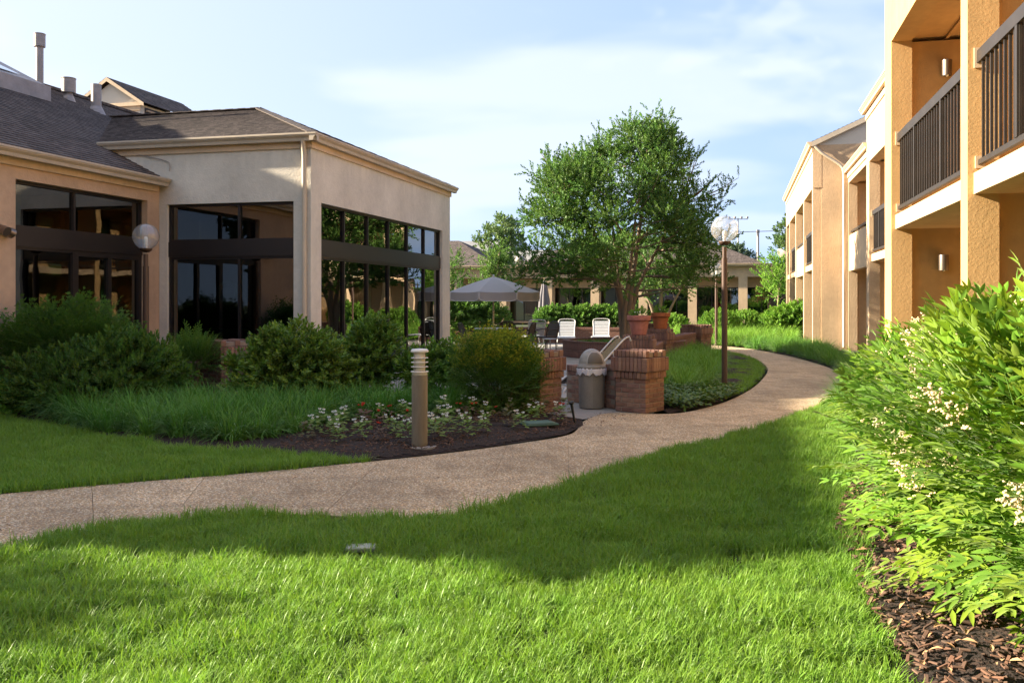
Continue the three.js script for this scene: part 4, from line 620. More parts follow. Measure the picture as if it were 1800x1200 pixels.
{
  const o = shrub('golden_nandina', 'rounded bush with yellow green tips beside the brick pier', -0.18, 12.55, [[0, 0.62, 0, 0.56, 0.50, 0.5], [-0.25, 0.7, 0, 0.42, 0.46, 0.4], [0.28, 0.62, 0.05, 0.42, 0.42, 0.4], [0.05, 0.38, 0.05, 0.6, 0.36, 0.45]], 1500, S.nandinaFine, G.dark, { shell: 0.36, up: 0.5, tone: [0.8, 1.25], sc: [0.5, 0.8], k: 0.82 });
  foliage(o, 'young_tips', S.nandinaFine, G.yellow, leafLobes([[0, 0.55, 0, 0.46, 0.42, 0.41], [-0.2, 0.61, 0, 0.34, 0.37, 0.33], [0.23, 0.54, 0.04, 0.34, 0.34, 0.33]], 700, { shell: 0.12, up: 0.9, floor: 0.58, tone: [0.8, 1.35], warm: [-0.1, 0.2], sc: [0.45, 0.8], rough: 0.2 }));
}
// bushes further into the court
for (const [x, d, r, h, label] of [[8.3, 36.5, 0.85, 1.25, 'round clipped bright green bush behind the brown lamp post'], [9.6, 37.6, 0.95, 1.2, 'clipped bright green bush between two larger bushes'], [6.7, 38.4, 0.8, 1.0, 'small clipped bush behind the brick pier at the path bend']])
  shrub('round_bush', label, x, d, [[0, h * 0.5, 0, r, h * 0.5, r]], 700, S.box, G.fresh, { shell: 0.2, sc: [1.6, 2.4], rough: 0.12, tone: [0.7, 1.15], k: 0.82 });
shrub('round_bush', 'large loose bright bush against the far guest block', 11.2, 36.8, [[0, 0.75, 0, 1.1, 0.75, 0.9], [0.6, 0.95, 0, 0.8, 0.7, 0.8], [-0.7, 0.6, 0, 0.7, 0.6, 0.7]], 1500, S.broad, G.fresh, { shell: 0.25, sc: [1.3, 2.0], rough: 0.2, tone: [0.8, 1.3], k: 0.78 });
for (let i = 0; i < 5; i++) shrub('azalea_bush', 'dark green bush in the row planted behind the low brick wall', 1.35 + i * 0.62, 33.6 + 0.1 * (i % 2), [[0, 0.95, 0, 0.5, 0.42, 0.5], [0.2, 1.05, 0, 0.34, 0.34, 0.4]], 420, S.broad, G.dark, { shell: 0.25, sc: [1.0, 1.7], rough: 0.3, tone: [0.8, 1.5], floor: 0.4, k: 0.84 }, 'bushes behind the low brick wall');
shrub('azalea_bush', 'big dark bush behind the umbrella beside the pavilion end', -1.5, 33, [[0, 0.9, 0, 0.9, 0.7, 0.6], [0.7, 0.75, 0, 0.6, 0.5, 0.5], [-0.8, 0.8, 0, 0.7, 0.7, 0.6]], 1100, S.broad, G.dark, { shell: 0.25, sc: [1.3, 2.1], rough: 0.3 });
// trees
function tree(name, label, x, d, stems, clumps, per, geos, mat, opt = {}, group, cat = 'tree') {
  const o = thing(name, label, cat, x, 0, -d, 0, group), pts = [], tg = [];
  for (const s of stems) { tg.push(tube(s.map((q) => q.slice(0, 3)), s.map((q) => q[3]), 9)); for (let i = 0; i + 1 < s.length; i++) for (let k = 0; k < 5; k++) { const t = k / 5; if (i || k > 1) pts.push([lerp(s[i][0], s[i + 1][0], t), lerp(s[i][1], s[i + 1][1], t), lerp(s[i][2], s[i + 1][2], t), lerp(s[i][3], s[i + 1][3], t)]); } }
  part('trunk', tg, M.bark, o);
  const br = [], list = [];
  for (const c of clumps) {
    let best = pts[0], bd = 1e9; for (const p of pts) { const e = (p[0] - c[0]) ** 2 + (p[2] - c[2]) ** 2 + (p[1] - c[1] + 0.5) ** 2 * 1.4; if (p[1] < c[1] + 0.2 && e < bd) { bd = e; best = p; } }
    br.push(tube([best.slice(0, 3), [lerp(best[0], c[0], 0.5) + rr(-0.1, 0.1), lerp(best[1], c[1], 0.42), lerp(best[2], c[2], 0.5) + rr(-0.1, 0.1)], c.slice(0, 3)], [Math.min(best[3] * 0.6, 0.035), 0.018, 0.006], 5));
    list.push(...leafLobes([[c[0], c[1], c[2], c[3], c[3] * (c[4] || 0.8), c[3]]], per * (c[3] / 0.45) ** 2, { shell: 0.5, up: 0.45, rough: 0.3, floor: 0.3, ...opt }));
  }
  part('branches', br, M.bark, o); foliage(o, 'crown', geos, mat, list); return o;
}
{ // crape myrtle in the round brick planter
  const env = [[1.8, -1.6, 1.7], [2.3, -3.05, 2.55], [3.2, -2.75, 2.6], [4.0, -2.65, 2.2], [4.7, -2.45, 1.95], [5.3, -1.75, 1.85], [6.0, -0.75, 1.5], [6.7, 0.0, 1.2]], wid = (y) => { for (let i = 0; i + 1 < env.length; i++) if (y <= env[i + 1][0]) { const t = clamp((y - env[i][0]) / (env[i + 1][0] - env[i][0])); return [lerp(env[i][1], env[i + 1][1], t), lerp(env[i][2], env[i + 1][2], t)]; } return [0, 1]; };
  const cl = []; let g = 0;
  while (cl.length < 118 && g++ < 20000) { const y = rr(1.9, 6.6), [a, b] = wid(y), hx = (b - a) / 2, mx = (a + b) / 2, an = rnd() * 6.283, r = Math.pow(rnd(), 0.42), p = [mx + Math.cos(an) * r * hx, y, Math.sin(an) * r * hx * 0.9 - 0.1]; if (y < 2.5 && Math.hypot(p[0], p[2]) < 0.9) continue; if (nz(p[0] * 0.95 + 3, p[1] * 1.15 + p[2] * 0.7, 303) < 0.39) continue; if (cl.every((q) => (q[0] - p[0]) ** 2 + (1.5 * (q[1] - p[1])) ** 2 + (q[2] - p[2]) ** 2 > 0.46 ** 2)) cl.push([...p, rr(0.30, 0.54), y < 3.4 ? 0.55 : 0.75]); }
  const shoot = (x0, y0, x1, y1, z, n, r0, r1) => { for (let k = 0; k < n; k++) { const t = k / (n - 1); cl.push([lerp(x0, x1, t) + rr(-0.03, 0.03), lerp(y0, y1, t), z, lerp(r0, r1, t), 1.25]); } };
  shoot(0.3, 6.2, 0.15, 7.15, 0, 6, 0.24, 0.07); shoot(0.7, 6.3, 0.75, 7.2, 0.1, 6, 0.28, 0.09); shoot(1.0, 6.2, 1.3, 7.15, 0, 6, 0.26, 0.08); shoot(-0.5, 5.7, -0.75, 6.45, 0.2, 5, 0.24, 0.08); shoot(-1.7, 4.9, -2.35, 5.9, 0, 6, 0.34, 0.09); shoot(-2.1, 4.7, -2.65, 5.25, 0.2, 4, 0.3, 0.1); shoot(1.6, 5.2, 2.15, 5.95, 0, 5, 0.26, 0.07); shoot(1.9, 4.4, 2.5, 5.05, 0.1, 5, 0.26, 0.07); shoot(1.9, 3.3, 3.2, 5.05, 0.2, 10, 0.34, 0.05); shoot(-2.3, 3.6, -2.95, 4.1, 0.2, 4, 0.34, 0.14); shoot(-0.9, 5.6, -1.3, 6.1, -0.3, 4, 0.22, 0.08); shoot(-2.4, 2.3, -3.2, 2.15, 0.4, 5, 0.3, 0.14); shoot(2.0, 2.3, 2.7, 2.0, 0.3, 4, 0.3, 0.14);
  cl.forEach((c) => { if (c[1] > 4.6) c[1] -= 0.16 * (c[1] - 4.6); });
  const st = [[[0, 0.3, 0, 0.11], [-0.05, 0.9, 0, 0.085], [-0.14, 1.7, 0.05, 0.065], [-0.5, 2.8, 0.2, 0.045], [-1.3, 4.0, 0.3, 0.028], [-2.0, 5.0, 0.2, 0.012]], [[0.06, 0.3, 0.03, 0.10], [0.12, 1.0, 0, 0.08], [0.22, 1.9, -0.1, 0.062], [0.4, 3.2, -0.1, 0.045], [0.6, 4.8, 0, 0.028], [0.7, 6.6, 0, 0.01]], [[0.1, 0.3, -0.05, 0.085], [0.2, 1.1, -0.1, 0.07], [0.45, 2.0, -0.3, 0.05], [1.1, 3.2, -0.4, 0.034], [1.8, 4.6, -0.3, 0.015]], [[0, 0.3, -0.1, 0.07], [0.0, 1.2, -0.2, 0.06], [-0.1, 2.4, -0.7, 0.045], [-0.2, 4.0, -1.3, 0.022]], [[-0.02, 0.3, 0.1, 0.07], [0.0, 1.3, 0.2, 0.055], [0.1, 2.6, 0.7, 0.04], [0.2, 4.2, 1.3, 0.02]]];
  tree('crape_myrtle', 'multi stemmed crape myrtle with broad airy crown in the round brick planter', 3.15, 25.6, st, cl, 56, S.crape, G.crape, { sc: [0.95, 1.5], tone: [0.75, 1.5], warm: [-0.1, 0.25] });
}
function crownClumps(h0, h1, r, n, rad_, seedShape = 0.5) { const cl = []; let g = 0; while (cl.length < n && g++ < 9000) { const y = rr(h0, h1), t = (y - h0) / (h1 - h0), w = r * Math.sqrt(Math.max(0.06, 1 - ((t - seedShape) / Math.max(seedShape, 1 - seedShape)) ** 2)), a = rnd() * 6.283, q = Math.sqrt(rnd()); const p = [Math.cos(a) * w * q, y, Math.sin(a) * w * q]; if (cl.every((c) => (c[0] - p[0]) ** 2 + (c[1] - p[1]) ** 2 + (c[2] - p[2]) ** 2 > (rad_ * 0.9) ** 2)) cl.push([...p, rad_ * rr(0.75, 1.2)]); } return cl; }
tree('crape_myrtle', 'smaller crape myrtle with bare leaning stems behind the terracotta pots', 6.6, 41, [[[0, 0, 0, 0.1], [-0.3, 1.2, 0, 0.08], [-0.8, 2.4, 0, 0.05]], [[0.05, 0, 0, 0.1], [0.1, 1.4, 0, 0.08], [0.2, 3.0, 0, 0.05]], [[0, 0, 0.1, 0.09], [0.6, 1.3, 0.1, 0.06], [1.2, 2.4, 0.1, 0.03]]], crownClumps(1.9, 4.6, 1.9, 30, 0.55, 0.4), 26, S.crape, G.crape, { sc: [1.2, 1.9] });
tree('feathery_tree', 'layered yellow green tree rising between the umbrella and the low range', -0.75, 47, [[[0, 0, 0, 0.16], [0, 2, 0, 0.12], [0.1, 4.2, 0, 0.03]]], crownClumps(1.6, 4.1, 0.85, 20, 0.38, 0.25), 34, S.crape, G.crape, { sc: [1.3, 2.0], tone: [0.9, 1.6], warm: [0, 0.3] });
tree('leaning_branch_tree', 'dark small tree partly hidden by the pavilion end', -3.0, 45, [[[0, 0, 0, 0.1], [0, 2, 0, 0.08], [0, 3.2, 0, 0.02]]], crownClumps(1.7, 3.6, 0.9, 12, 0.45), 26, S.crape, G.dark, { sc: [1.2, 1.8] });
tree('shade_tree', 'tall pale green tree far behind the grey rooftops', -1.0, 88, [[[0, 0, 0, 0.3], [0, 4, 0, 0.25], [0.2, 8.2, 0, 0.08]]], crownClumps(3.6, 9.0, 2.1, 34, 0.8, 0.55), 10, S.far, leafMat(0.10, 0.165, 0.045), { sc: [0.5, 0.9], tone: [0.9, 1.4] });
tree('shade_tree', 'distant green tree beside the floodlight mast', 27, 112, [[[0, 0, 0, 0.3], [0, 4, 0, 0.2], [0, 6, 0, 0.08]]], crownClumps(3, 7.6, 2.6, 26, 1.0, 0.5), 8, S.far, leafMat(0.08, 0.13, 0.06), { sc: [0.6, 1.0] });
tree('shade_tree', 'tree top showing above the end of the far guest block', 19.6, 61, [[[0, 0, 0, 0.2], [0, 3, 0, 0.15], [0, 6, 0, 0.05]]], crownClumps(3.4, 6.8, 1.5, 22, 0.7, 0.5), 16, S.far, leafMat(0.085, 0.16, 0.04), { sc: [0.4, 0.7] });
tree('young_tree', 'bright leafy young tree at the end of the far guest block', 14.2, 48.5, [[[0, 0, 0, 0.08], [0, 1.5, 0, 0.06], [0, 2.7, 0, 0.02]]], crownClumps(1.7, 3.5, 1.0, 16, 0.45, 0.5), 24, S.crape, G.fresh, { sc: [1.4, 2.2] });
// trees outside the picture: one is added by the low wing to shade the lawn, the others are mirrored by the windows
tree('added_shadow_tree', 'dense small tree added out of view by the low wing to shade the lawn', -8.7, 5.3, [[[0, 0, 0, 0.12], [0.05, 1.2, 0, 0.1], [0, 2.2, 0, 0.03]]], crownClumps(0.6, 2.45, 0.85, 44, 0.38, 0.45), 44, S.crape, G.crape, {});
for (const [x, d, h, r, label] of [[-9, -12, 10, 4, 'tall broad tree behind the rear wing, near its middle'], [-17, -9, 9, 3.6, 'tall broad tree at the far corner of the rear wing'], [-2, -16, 9.5, 3.6, 'tall broad tree at the open end of the rear wing'], [-5.5, -9, 8, 3.2, 'broad tree on the lawn before the rear wing'], [-13, -8, 8.5, 3.4, 'broad tree between the low wing and the rear wing']])
  tree('shade_tree', label, x, d, [[[0, 0, 0, 0.3], [0, 3, 0, 0.25], [0, h - 2, 0, 0.08]]], crownClumps(2.4, h, r, 46, 1.1, 0.5), 9, S.far, leafMat(0.06, 0.12, 0.03), { sc: [0.7, 1.1] });
// ------------------------------------------------------------------ brickwork
const BK = { str: cbox(0.192, 0.058, 0.092), half: cbox(0.092, 0.058, 0.092), sol: cbox(0.058, 0.192, 0.092), row: cbox(0.058, 0.092, 0.092), top: cbox(0.058, 0.05, 0.19) };
let bk = 0;
function brick(parent, kind, x, y, z, turn = 0, roll = 0) { const h = hash2(++bk, 3, 9), m = shadowed(new THREE.Mesh(BK[kind], M.bricks[Math.floor(hash2(bk, 5, 2) * 5.999)])); m.name = 'brick'; m.position.set(x + (h - 0.5) * 0.003, y, z + (hash2(bk, 1, 7) - 0.5) * 0.003); m.rotation.set(0, turn + (h - 0.5) * 0.012, roll); parent.add(m); return m; }
function pier(label, x, d, turn, w = 0.5, courses = 7, capped = true, base = 0) {
  const o = thing('brick_pier', label, 'brick pier', x, base, -d, turn), hb = courses * 0.068;
  const core = [box(-w / 2 + 0.006, w / 2 - 0.006, 0, hb, -w / 2 + 0.006, w / 2 - 0.006)], wc = w + 0.05, wt = w + 0.10;
  const side = (s, f) => { const c = Math.cos(s * Math.PI / 2), q = Math.sin(s * Math.PI / 2); f((a, y, b, kind) => brick(o, kind, a * c + b * q, y, -a * q + b * c, s * Math.PI / 2)); };
  for (let k = 0; k < courses; k++) for (let s = 0; s < 4; s++) side(s, (put) => { const n = Math.round((w - 0.1) / 0.202), dir = k % 2 ? 1 : -1; for (let i = 0; i < n; i++) put(dir * (-w / 2 + 0.096 + i * ((w - 0.096) / n)), 0.034 + k * 0.068, w / 2 - 0.046, 'str'); });
  const ring = (kind, ww, y, step) => { for (let s = 0; s < 4; s++) side(s, (put) => { const n = Math.round((ww - 0.092) / step); for (let i = 0; i < n; i++) put(-ww / 2 + 0.029 + i * (ww - 0.092) / n + 0.002, y, ww / 2 - 0.046, kind); }); };
  let y = hb;
  if (capped) {
    ring('row', wc, y + 0.048, 0.067); core.push(box(-wc / 2 + 0.02, wc / 2 - 0.02, y + 0.001, y + 0.096, -wc / 2 + 0.02, wc / 2 - 0.02)); y += 0.1;
    ring('sol', wt, y + 0.098, 0.067); core.push(box(-wt / 2 + 0.02, wt / 2 - 0.02, y + 0.001, y + 0.192, -wt / 2 + 0.02, wt / 2 - 0.02)); y += 0.2;
    const wl = w + 0.04, n = Math.round(wl / 0.068); core.push(box(-wl / 2 + 0.02, wl / 2 - 0.02, y + 0.001, y + 0.07, -wl / 2 + 0.02, wl / 2 - 0.02));
    for (let i = 0; i < n; i++) for (let j = 0; j < Math.round(wl / 0.2); j++) brick(o, 'row', -wl / 2 + 0.03 + i * (wl - 0.06) / (n - 1), y + 0.047, -wl / 2 + 0.05 + j * (wl - 0.1) / (Math.round(wl / 0.2) - 1), 0); y += 0.095;
  }
  part('mortar_core', core, M.mortar, o); o.userData.top = undefined; delete o.userData.top; return [o, base + y];
}
function brickWall(label, x0, d0, x1, d1, courses, { th = 0.3, ramp = 0, loose = true, name = 'brick_wall' } = {}) {
  const L = Math.hypot(x1 - x0, d1 - d0), turn = Math.atan2(d1 - d0, x1 - x0), o = thing(name, label, 'brick wall', x0, 0, -d0, turn), h = courses * 0.068, many = [];
  const put = (kind, x, y, z, t = 0) => { if (loose) brick(o, kind, x, y, z, t); else { const g = BK[kind].clone(); g.rotateY(t); g.translate(x, y, z); many.push(g); } };
  for (let k = 0; k < courses; k++) for (const s of [-1, 1]) for (let x = 0.098 + (k % 2) * 0.1; x < L - 0.05; x += 0.202) put('str', x, 0.034 + k * 0.068, s * (th / 2 - 0.046), 0);
  for (let x = 0.03; x < L - 0.02; x += 0.068) for (const z of [-th / 2 + 0.03, 0, th / 2 - 0.03]) put('row', x, h + 0.048 + ramp * sstep(0.6, 0, x), z, 0);
  part('mortar_core', [box(0, L, 0, h + 0.004, -th / 2 + 0.006, th / 2 - 0.006), box(0, L, h + 0.004, h + 0.08, -th / 2 + 0.012, th / 2 - 0.012)], M.mortar, o);
  if (!loose) { const m = part('bricks', many, M.bricks[1], o); m.userData.kind = 'stuff'; }
  return [o, h + 0.094];
}
const PT = rad(-40);
pier('brick pier beside the domed litter bin at the patio entrance', 1.83, 13.02, PT);
pier('brick pier half hidden by the yellow tipped bush at the patio entrance', 0.36, 13.0, PT, 0.5);
brickWall('low brick wall joining the entrance pier behind the litter bin', 1.62, 13.28, 0.98, 14.35, 7, { ramp: 0.09 });
const [, potA] = pier('brick pier carrying the pink terracotta pot', 2.82, 20.2, rad(-15), 0.6, 6);
const [, potB] = pier('brick pier carrying the orange terracotta pot', 3.95, 24.2, rad(-30), 0.5, 6);
pier('brick pier at the bend of the footpath with no pot', 5.75, 28.3, rad(-40), 0.66, 6);
pier('brick pier standing behind the orange pot pier', 4.35, 27.2, rad(-30), 0.5, 7);
brickWall('low brick wall running from the orange pot pier to the bend pier', 4.2, 24.6, 5.5, 27.9, 7, { loose: false });
brickWall('low brick wall between the pink pot pier and the entrance pier', 2.0, 13.5, 2.72, 19.8, 5, { loose: false });
brickWall('low brick wall between the two pot piers', 3.05, 20.6, 3.8, 23.8, 6, { loose: false });
pier('brick pier below the pavilion window among shrubs', -4.62, 14.75, rad(-40), 0.58, 8);
brickWall('low brick wall running past the pier below the pavilion window', -5.6, 14.95, -4.0, 14.5, 7, {});
brickWall('long low brick wall holding the row of dark bushes', -2.6, 34.0, 4.6, 32.4, 7, { loose: false, name: 'retaining_wall' });
{ // round planter round the tree
  const o = thing('round_planter', 'round brick planter around the multi stemmed tree', 'planter', 3.15, 0, -25.6), R = 1.72, many = [], n = 156;
  for (let i = 0; i < n; i++) { const a = i / n * 6.2832; for (const [k, y] of [['sol', 0.10], ['sol', 0.30]]) { const g = BK[k].clone(); g.translate(0, 0, R - 0.046); g.rotateY(a + (y > 0.2 ? 0.02 : 0)); g.translate(0, y, 0); many.push(g); } const t = BK.top.clone(); t.translate(0, 0.425, R - 0.085); t.rotateY(a); many.push(t); }
  const b = part('bricks', many, M.bricks[3], o); b.userData.kind = 'stuff';
  part('mortar_core', lathe([[R - 0.2, 0], [R - 0.01, 0], [R - 0.01, 0.40], [R - 0.17, 0.43], [R - 0.2, 0.3]], 64), M.mortar, o);
  part('soil', new THREE.CircleGeometry(R - 0.19, 40).rotateX(-Math.PI / 2).translate(0, 0.34, 0), M.mulch, o);
  const l = []; for (let i = 0; i < 420; i++) { const a = rnd() * 6.283, r = (R - 0.3) * Math.sqrt(rnd()); if (r < 0.3) continue; e4.set(rr(-0.3, 0.3), rnd() * 6.28, rr(-0.3, 0.3)); l.push([new THREE.Matrix4().compose(V(Math.cos(a) * r, 0.33, Math.sin(a) * r), q4.setFromEuler(e4).clone(), V(1, 1, 1).multiplyScalar(rr(0.35, 0.6))), tint(rr(0.7, 1.3))]); }
  scatter('ground_cover', tuft(20, 0.08, 0.3, 0.01, 0.9, 1.0, 44), G.liriope, o, l);
}
// terracotta pots
function pot(label, x, y, d, col, s) {
  const o = thing('terracotta_pot', label, 'flower pot', x, y, -d), m = std(lin(...col), { map: retile(T.brickTone, 2), roughness: 0.88, bumpMap: retile(T.grain, 2), bumpScale: 0.002 });
  part('bowl', lathe([[0, 0], [0.17 * s, 0], [0.178 * s, 0.01], [0.235 * s, 0.30 * s], [0.238 * s, 0.31 * s], [0.246 * s, 0.31 * s], [0.25 * s, 0.335 * s], [0.2 * s, 0.335 * s]].map((q) => q), 36), m, o);
  part('rim', lathe([[0.245 * s, 0.34 * s], [0.275 * s, 0.345 * s], [0.285 * s, 0.36 * s], [0.29 * s, 0.45 * s], [0.28 * s, 0.465 * s], [0.262 * s, 0.46 * s], [0.25 * s, 0.35 * s]], 36), m, o);
  part('soil', new THREE.CircleGeometry(0.258 * s, 24).rotateX(-Math.PI / 2).translate(0, 0.42 * s, 0), M.mulch, o);
  foliage(o, 'foliage', S.broad, G.fresh, leafLobes([[0, 0.46 * s, 0, 0.22 * s, 0.10, 0.22 * s]], 60, { floor: 0.4 * s, sc: [0.4, 0.8] }));
  const fl = []; for (let i = 0; i < 7; i++) { const a = rnd() * 6.28, r = rnd() * 0.2; fl.push(new THREE.IcosahedronGeometry(0.014, 0).translate(Math.cos(a) * r, 0.5 * s + rr(0, 0.06), Math.sin(a) * r)); } const f = part('flowers', fl, G.petalWhite, o); f.userData.kind = 'stuff';
}
pot('pink toned terracotta pot on the brick pier beside the tree', 2.82, potA, 20.2, [0.50, 0.20, 0.155], 0.92);
pot('orange terracotta pot on the shaded brick pier', 3.95, potB, 24.2, [0.42, 0.135, 0.045], 0.92);
// ------------------------------------------------------------------ lamps, bollard, bin
function globeLamp(label, x, d, h, r = 0.235) {
  const o = thing('globe_lamp', label, 'lamp post', x, 0, -d, 0, 'brown posts with clear globes');
  part('post', [cyl(0.05, 0.05, h - r - 0.28, 0, 0, 0, 20), cyl(0.038, 0.038, 0.2, 0, h - r - 0.28, 0, 20), cyl(0.10, 0.085, 0.03, 0, 0, 0, 20)], M.postBrown, o);
  part('fitter', lathe([[0, h - r - 0.05], [0.05, h - r - 0.05], [0.10, h - r - 0.015], [0.104, h - r + 0.018], [0.096, h - r + 0.018], [0, h - r - 0.01]], 24), M.postBrown, o);
  const a0 = 0.42, pts = []; for (let i = 0; i <= 20; i++) { const t = lerp(Math.PI - a0, 0.0, i / 20); pts.push([Math.max(0.0001, Math.sin(t) * r), h + Math.cos(t) * r]); }
  part('globe', lathe(pts, 36), M.clearGlobe, o);
  const b = part('lamp_holder', [cyl(0.026, 0.026, 0.09, 0, h - r - 0.02, 0, 12), cyl(0.036, 0.036, 0.012, 0, h - r + 0.07, 0, 12)], M.white, o);
  part('bulb', [lathe([[0.0001, 0.13], [0.02, 0.125], [0.034, 0.10], [0.034, 0.05], [0.026, 0.0], [0.0001, 0]], 14).translate(0, h - r + 0.085, 0), new THREE.SphereGeometry(0.03, 12, 8).translate(0, h - r + 0.09, 0)], phy(lin(0.85, 0.84, 0.80), { roughness: 0.3 }), b);
}
globeLamp('brown globe lamp on the grassy island beside the brick pier', 3.75, 16.05, 2.83);
globeLamp('brown globe lamp in front of the dark entrance glass among tall shrubs', -6.12, 15.2, 2.64, 0.215);
globeLamp('brown globe lamp behind the island one at the path bend', 7.1, 31.6, 2.6);
{
  const o = thing('bollard_light', 'tan bollard light with white louvred head standing in the flower bed', 'bollard', -0.985, 0.03, -9.7), body = std(lin(0.29, 0.245, 0.185), { roughness: 0.6, map: retile(T.concrete, 2), bumpMap: retile(T.grain, 6), bumpScale: 0.0008 }), wh = std(lin(0.66, 0.63, 0.58), { roughness: 0.5 });
  part('body', lathe([[0.0001, 0.0], [0.076, 0.0], [0.084, 0.02], [0.085, 0.04], [0.085, 0.755], [0.0001, 0.76]], 36), body, o);
  part('collar', lathe([[0.06, 0.757], [0.082, 0.757], [0.082, 0.785], [0.094, 0.79], [0.094, 0.80], [0.06, 0.802]], 36), wh, o);
  part('lens', lathe([[0.0001, 0.80], [0.062, 0.80], [0.062, 1.0], [0.0001, 1.0]], 30), phy(lin(0.62, 0.58, 0.52), { roughness: 0.35 }), o);
  for (let k = 0; k < 3; k++) part('louvre', lathe([[0.064, 0.845 + k * 0.047], [0.09, 0.843 + k * 0.047], [0.092, 0.847 + k * 0.047], [0.09, 0.851 + k * 0.047], [0.064, 0.855 + k * 0.047]], 36), wh, o);
  for (let k = 0; k < 4; k++) { const a = 0.6 + k * Math.PI / 2; part('rod', cyl(0.004, 0.004, 0.2, Math.cos(a) * 0.078, 0.8, Math.sin(a) * 0.078, 8), M.steel, o); }
  part('cap', lathe([[0.06, 0.996], [0.088, 1.0], [0.095, 1.006], [0.094, 1.02], [0.08, 1.035], [0.0001, 1.042]], 36), wh, o);
  part('footing', cyl(0.155, 0.15, 0.03, 0.03, -0.025, 0.02, 30), M.concrete, o);
}
{
  const o = thing('litter_bin', 'grey cylindrical litter bin with domed lid and white liner', 'litter bin', 1.17, 0.0, -13.36); o.scale.set(0.92, 1.06, 0.92); const g = std(lin(0.36, 0.34, 0.32), { roughness: 0.6, map: retile(T.concrete, 1.5), bumpMap: retile(T.grain, 6), bumpScale: 0.001 }), g2 = std(lin(0.42, 0.40, 0.37), { roughness: 0.5, map: retile(T.concrete, 2) });
  part('can', lathe([[0.0001, 0.005], [0.19, 0.005], [0.2, 0.012], [0.212, 0.5], [0.222, 0.505], [0.222, 0.525], [0.205, 0.53], [0.0001, 0.1]], 40), g, o);
  const bag = lathe([[0.2, 0.56], [0.228, 0.56], [0.236, 0.535], [0.234, 0.5], [0.24, 0.475], [0.228, 0.468], [0.226, 0.5]], 60), P = bag.attributes.position; for (let i = 0; i < P.count; i++) { const a = Math.atan2(P.getZ(i), P.getX(i)), k = 1 + 0.025 * Math.sin(a * 23) + 0.02 * Math.sin(a * 41 + 1), dy = P.getY(i) < 0.5 ? 0.018 * Math.sin(a * 9) + 0.012 * Math.sin(a * 17) : 0; P.setXYZ(i, P.getX(i) * k, P.getY(i) + dy, P.getZ(i) * k); } bag.computeVertexNormals();
  part('liner', bag, phy(lin(0.72, 0.70, 0.74), { roughness: 0.35, transmission: 0.1, thickness: 0 }), o);
  const dome = []; for (let i = 0; i <= 14; i++) { const t = i / 14 * Math.PI / 2; dome.push([Math.max(0.0001, 0.205 * Math.cos(t)), 0.605 + 0.215 * Math.sin(t)]); }
  const lid = part('lid', lathe([[0.2, 0.55], [0.232, 0.55], [0.234, 0.575], [0.222, 0.582], [0.222, 0.6], [0.206, 0.605], ...dome.slice(1)], 40), g2, o);
  // flap: a patch of a slightly larger dome with a raised border
  const flap = (r, y0, a0, t0, t1, dz) => { const Pp = [], Ii = [], n = 14; for (let i = 0; i <= n; i++) for (let j = 0; j <= n; j++) { const s = j / n * 2 - 1, t = lerp(t0, t1, i / n), a = s * a0 * Math.sqrt(Math.max(0, 1 - Math.pow(i / n, 3) * 0.75)); Pp.push(r * Math.cos(t) * Math.sin(a), y0 + r * 1.05 * Math.sin(t), r * Math.cos(t) * Math.cos(a)); } for (let i = 0; i < n; i++) for (let j = 0; j < n; j++) { const q = i * (n + 1) + j; Ii.push(q, q + 1, q + n + 2, q, q + n + 2, q + n + 1); } const gg = geom(Pp, null, null, Ii); gg.rotateY(0.25); return gg; };
  part('flap_border', flap(0.209, 0.604, 0.74, 0.03, 0.95), std(lin(0.36, 0.33, 0.29), { roughness: 0.45 }), lid); part('flap', flap(0.2125, 0.604, 0.64, 0.08, 0.86), std(lin(0.12, 0.105, 0.085), { roughness: 0.6 }), lid);
}
// ------------------------------------------------------------------ patio furniture
const tubeWhite = std(lin(0.55, 0.54, 0.52), { roughness: 0.4 });
function loungerProto() {
  const o = thing('sun_lounger', 'white strap lounger with raised back beside the low brick wall', 'sun lounger', 0, 0, 0, 0, 'loungers in front of the low brick wall');
  part('frame', [tube([[-0.27, 0.36, 0.0], [-0.27, 0.36, 1.25], [0.27, 0.36, 1.25], [0.27, 0.36, 0.0]], 0.016, 8, false, 30)], tubeWhite, o);
  part('back_frame', [tube([[-0.26, 0.36, 0.02], [-0.26, 0.62, -0.16], [-0.25, 0.90, -0.34], [0.25, 0.90, -0.34], [0.26, 0.62, -0.16], [0.26, 0.36, 0.02]], 0.016, 8, false, 34)], tubeWhite, o);
  for (const [z, s] of [[0.15, 1], [1.05, -1]]) part('leg', [tube([[-0.27, 0.36, z], [-0.28, 0.03, z + 0.1 * s], [0.28, 0.03, z + 0.1 * s], [0.27, 0.36, z]], 0.015, 8, false, 24)], tubeWhite, o);
  const st = [], bs = []; for (let k = 0; k < 16; k++) st.push(box(-0.27, 0.27, 0.373, 0.377, 0.06 + k * 0.073, 0.06 + k * 0.073 + 0.055));
  for (let k = 0; k < 10; k++) { const t = 0.06 + k * 0.09, g = box(-0.262, 0.262, -0.021, 0.021, -0.002, 0.002); g.rotateX(-0.6); g.translate(0, lerp(0.36, 0.9, t), lerp(0.02, -0.34, t)); bs.push(g); }
  const strapMat = phy(lin(0.52, 0.53, 0.54), { roughness: 0.5 });
  part('seat_straps', st, strapMat, o).userData.kind = 'stuff'; part('back_straps', bs, strapMat, o).userData.kind = 'stuff'; return o;
}
const lounger = loungerProto();
lounger.position.set(0.77, 0, -29.6); lounger.rotation.y = Math.PI + 0.15;
dup(lounger, 1.80, 0, -30.0, Math.PI + 0.1); dup(lounger, 3.0, 0, -30.6, Math.PI + 0.12);
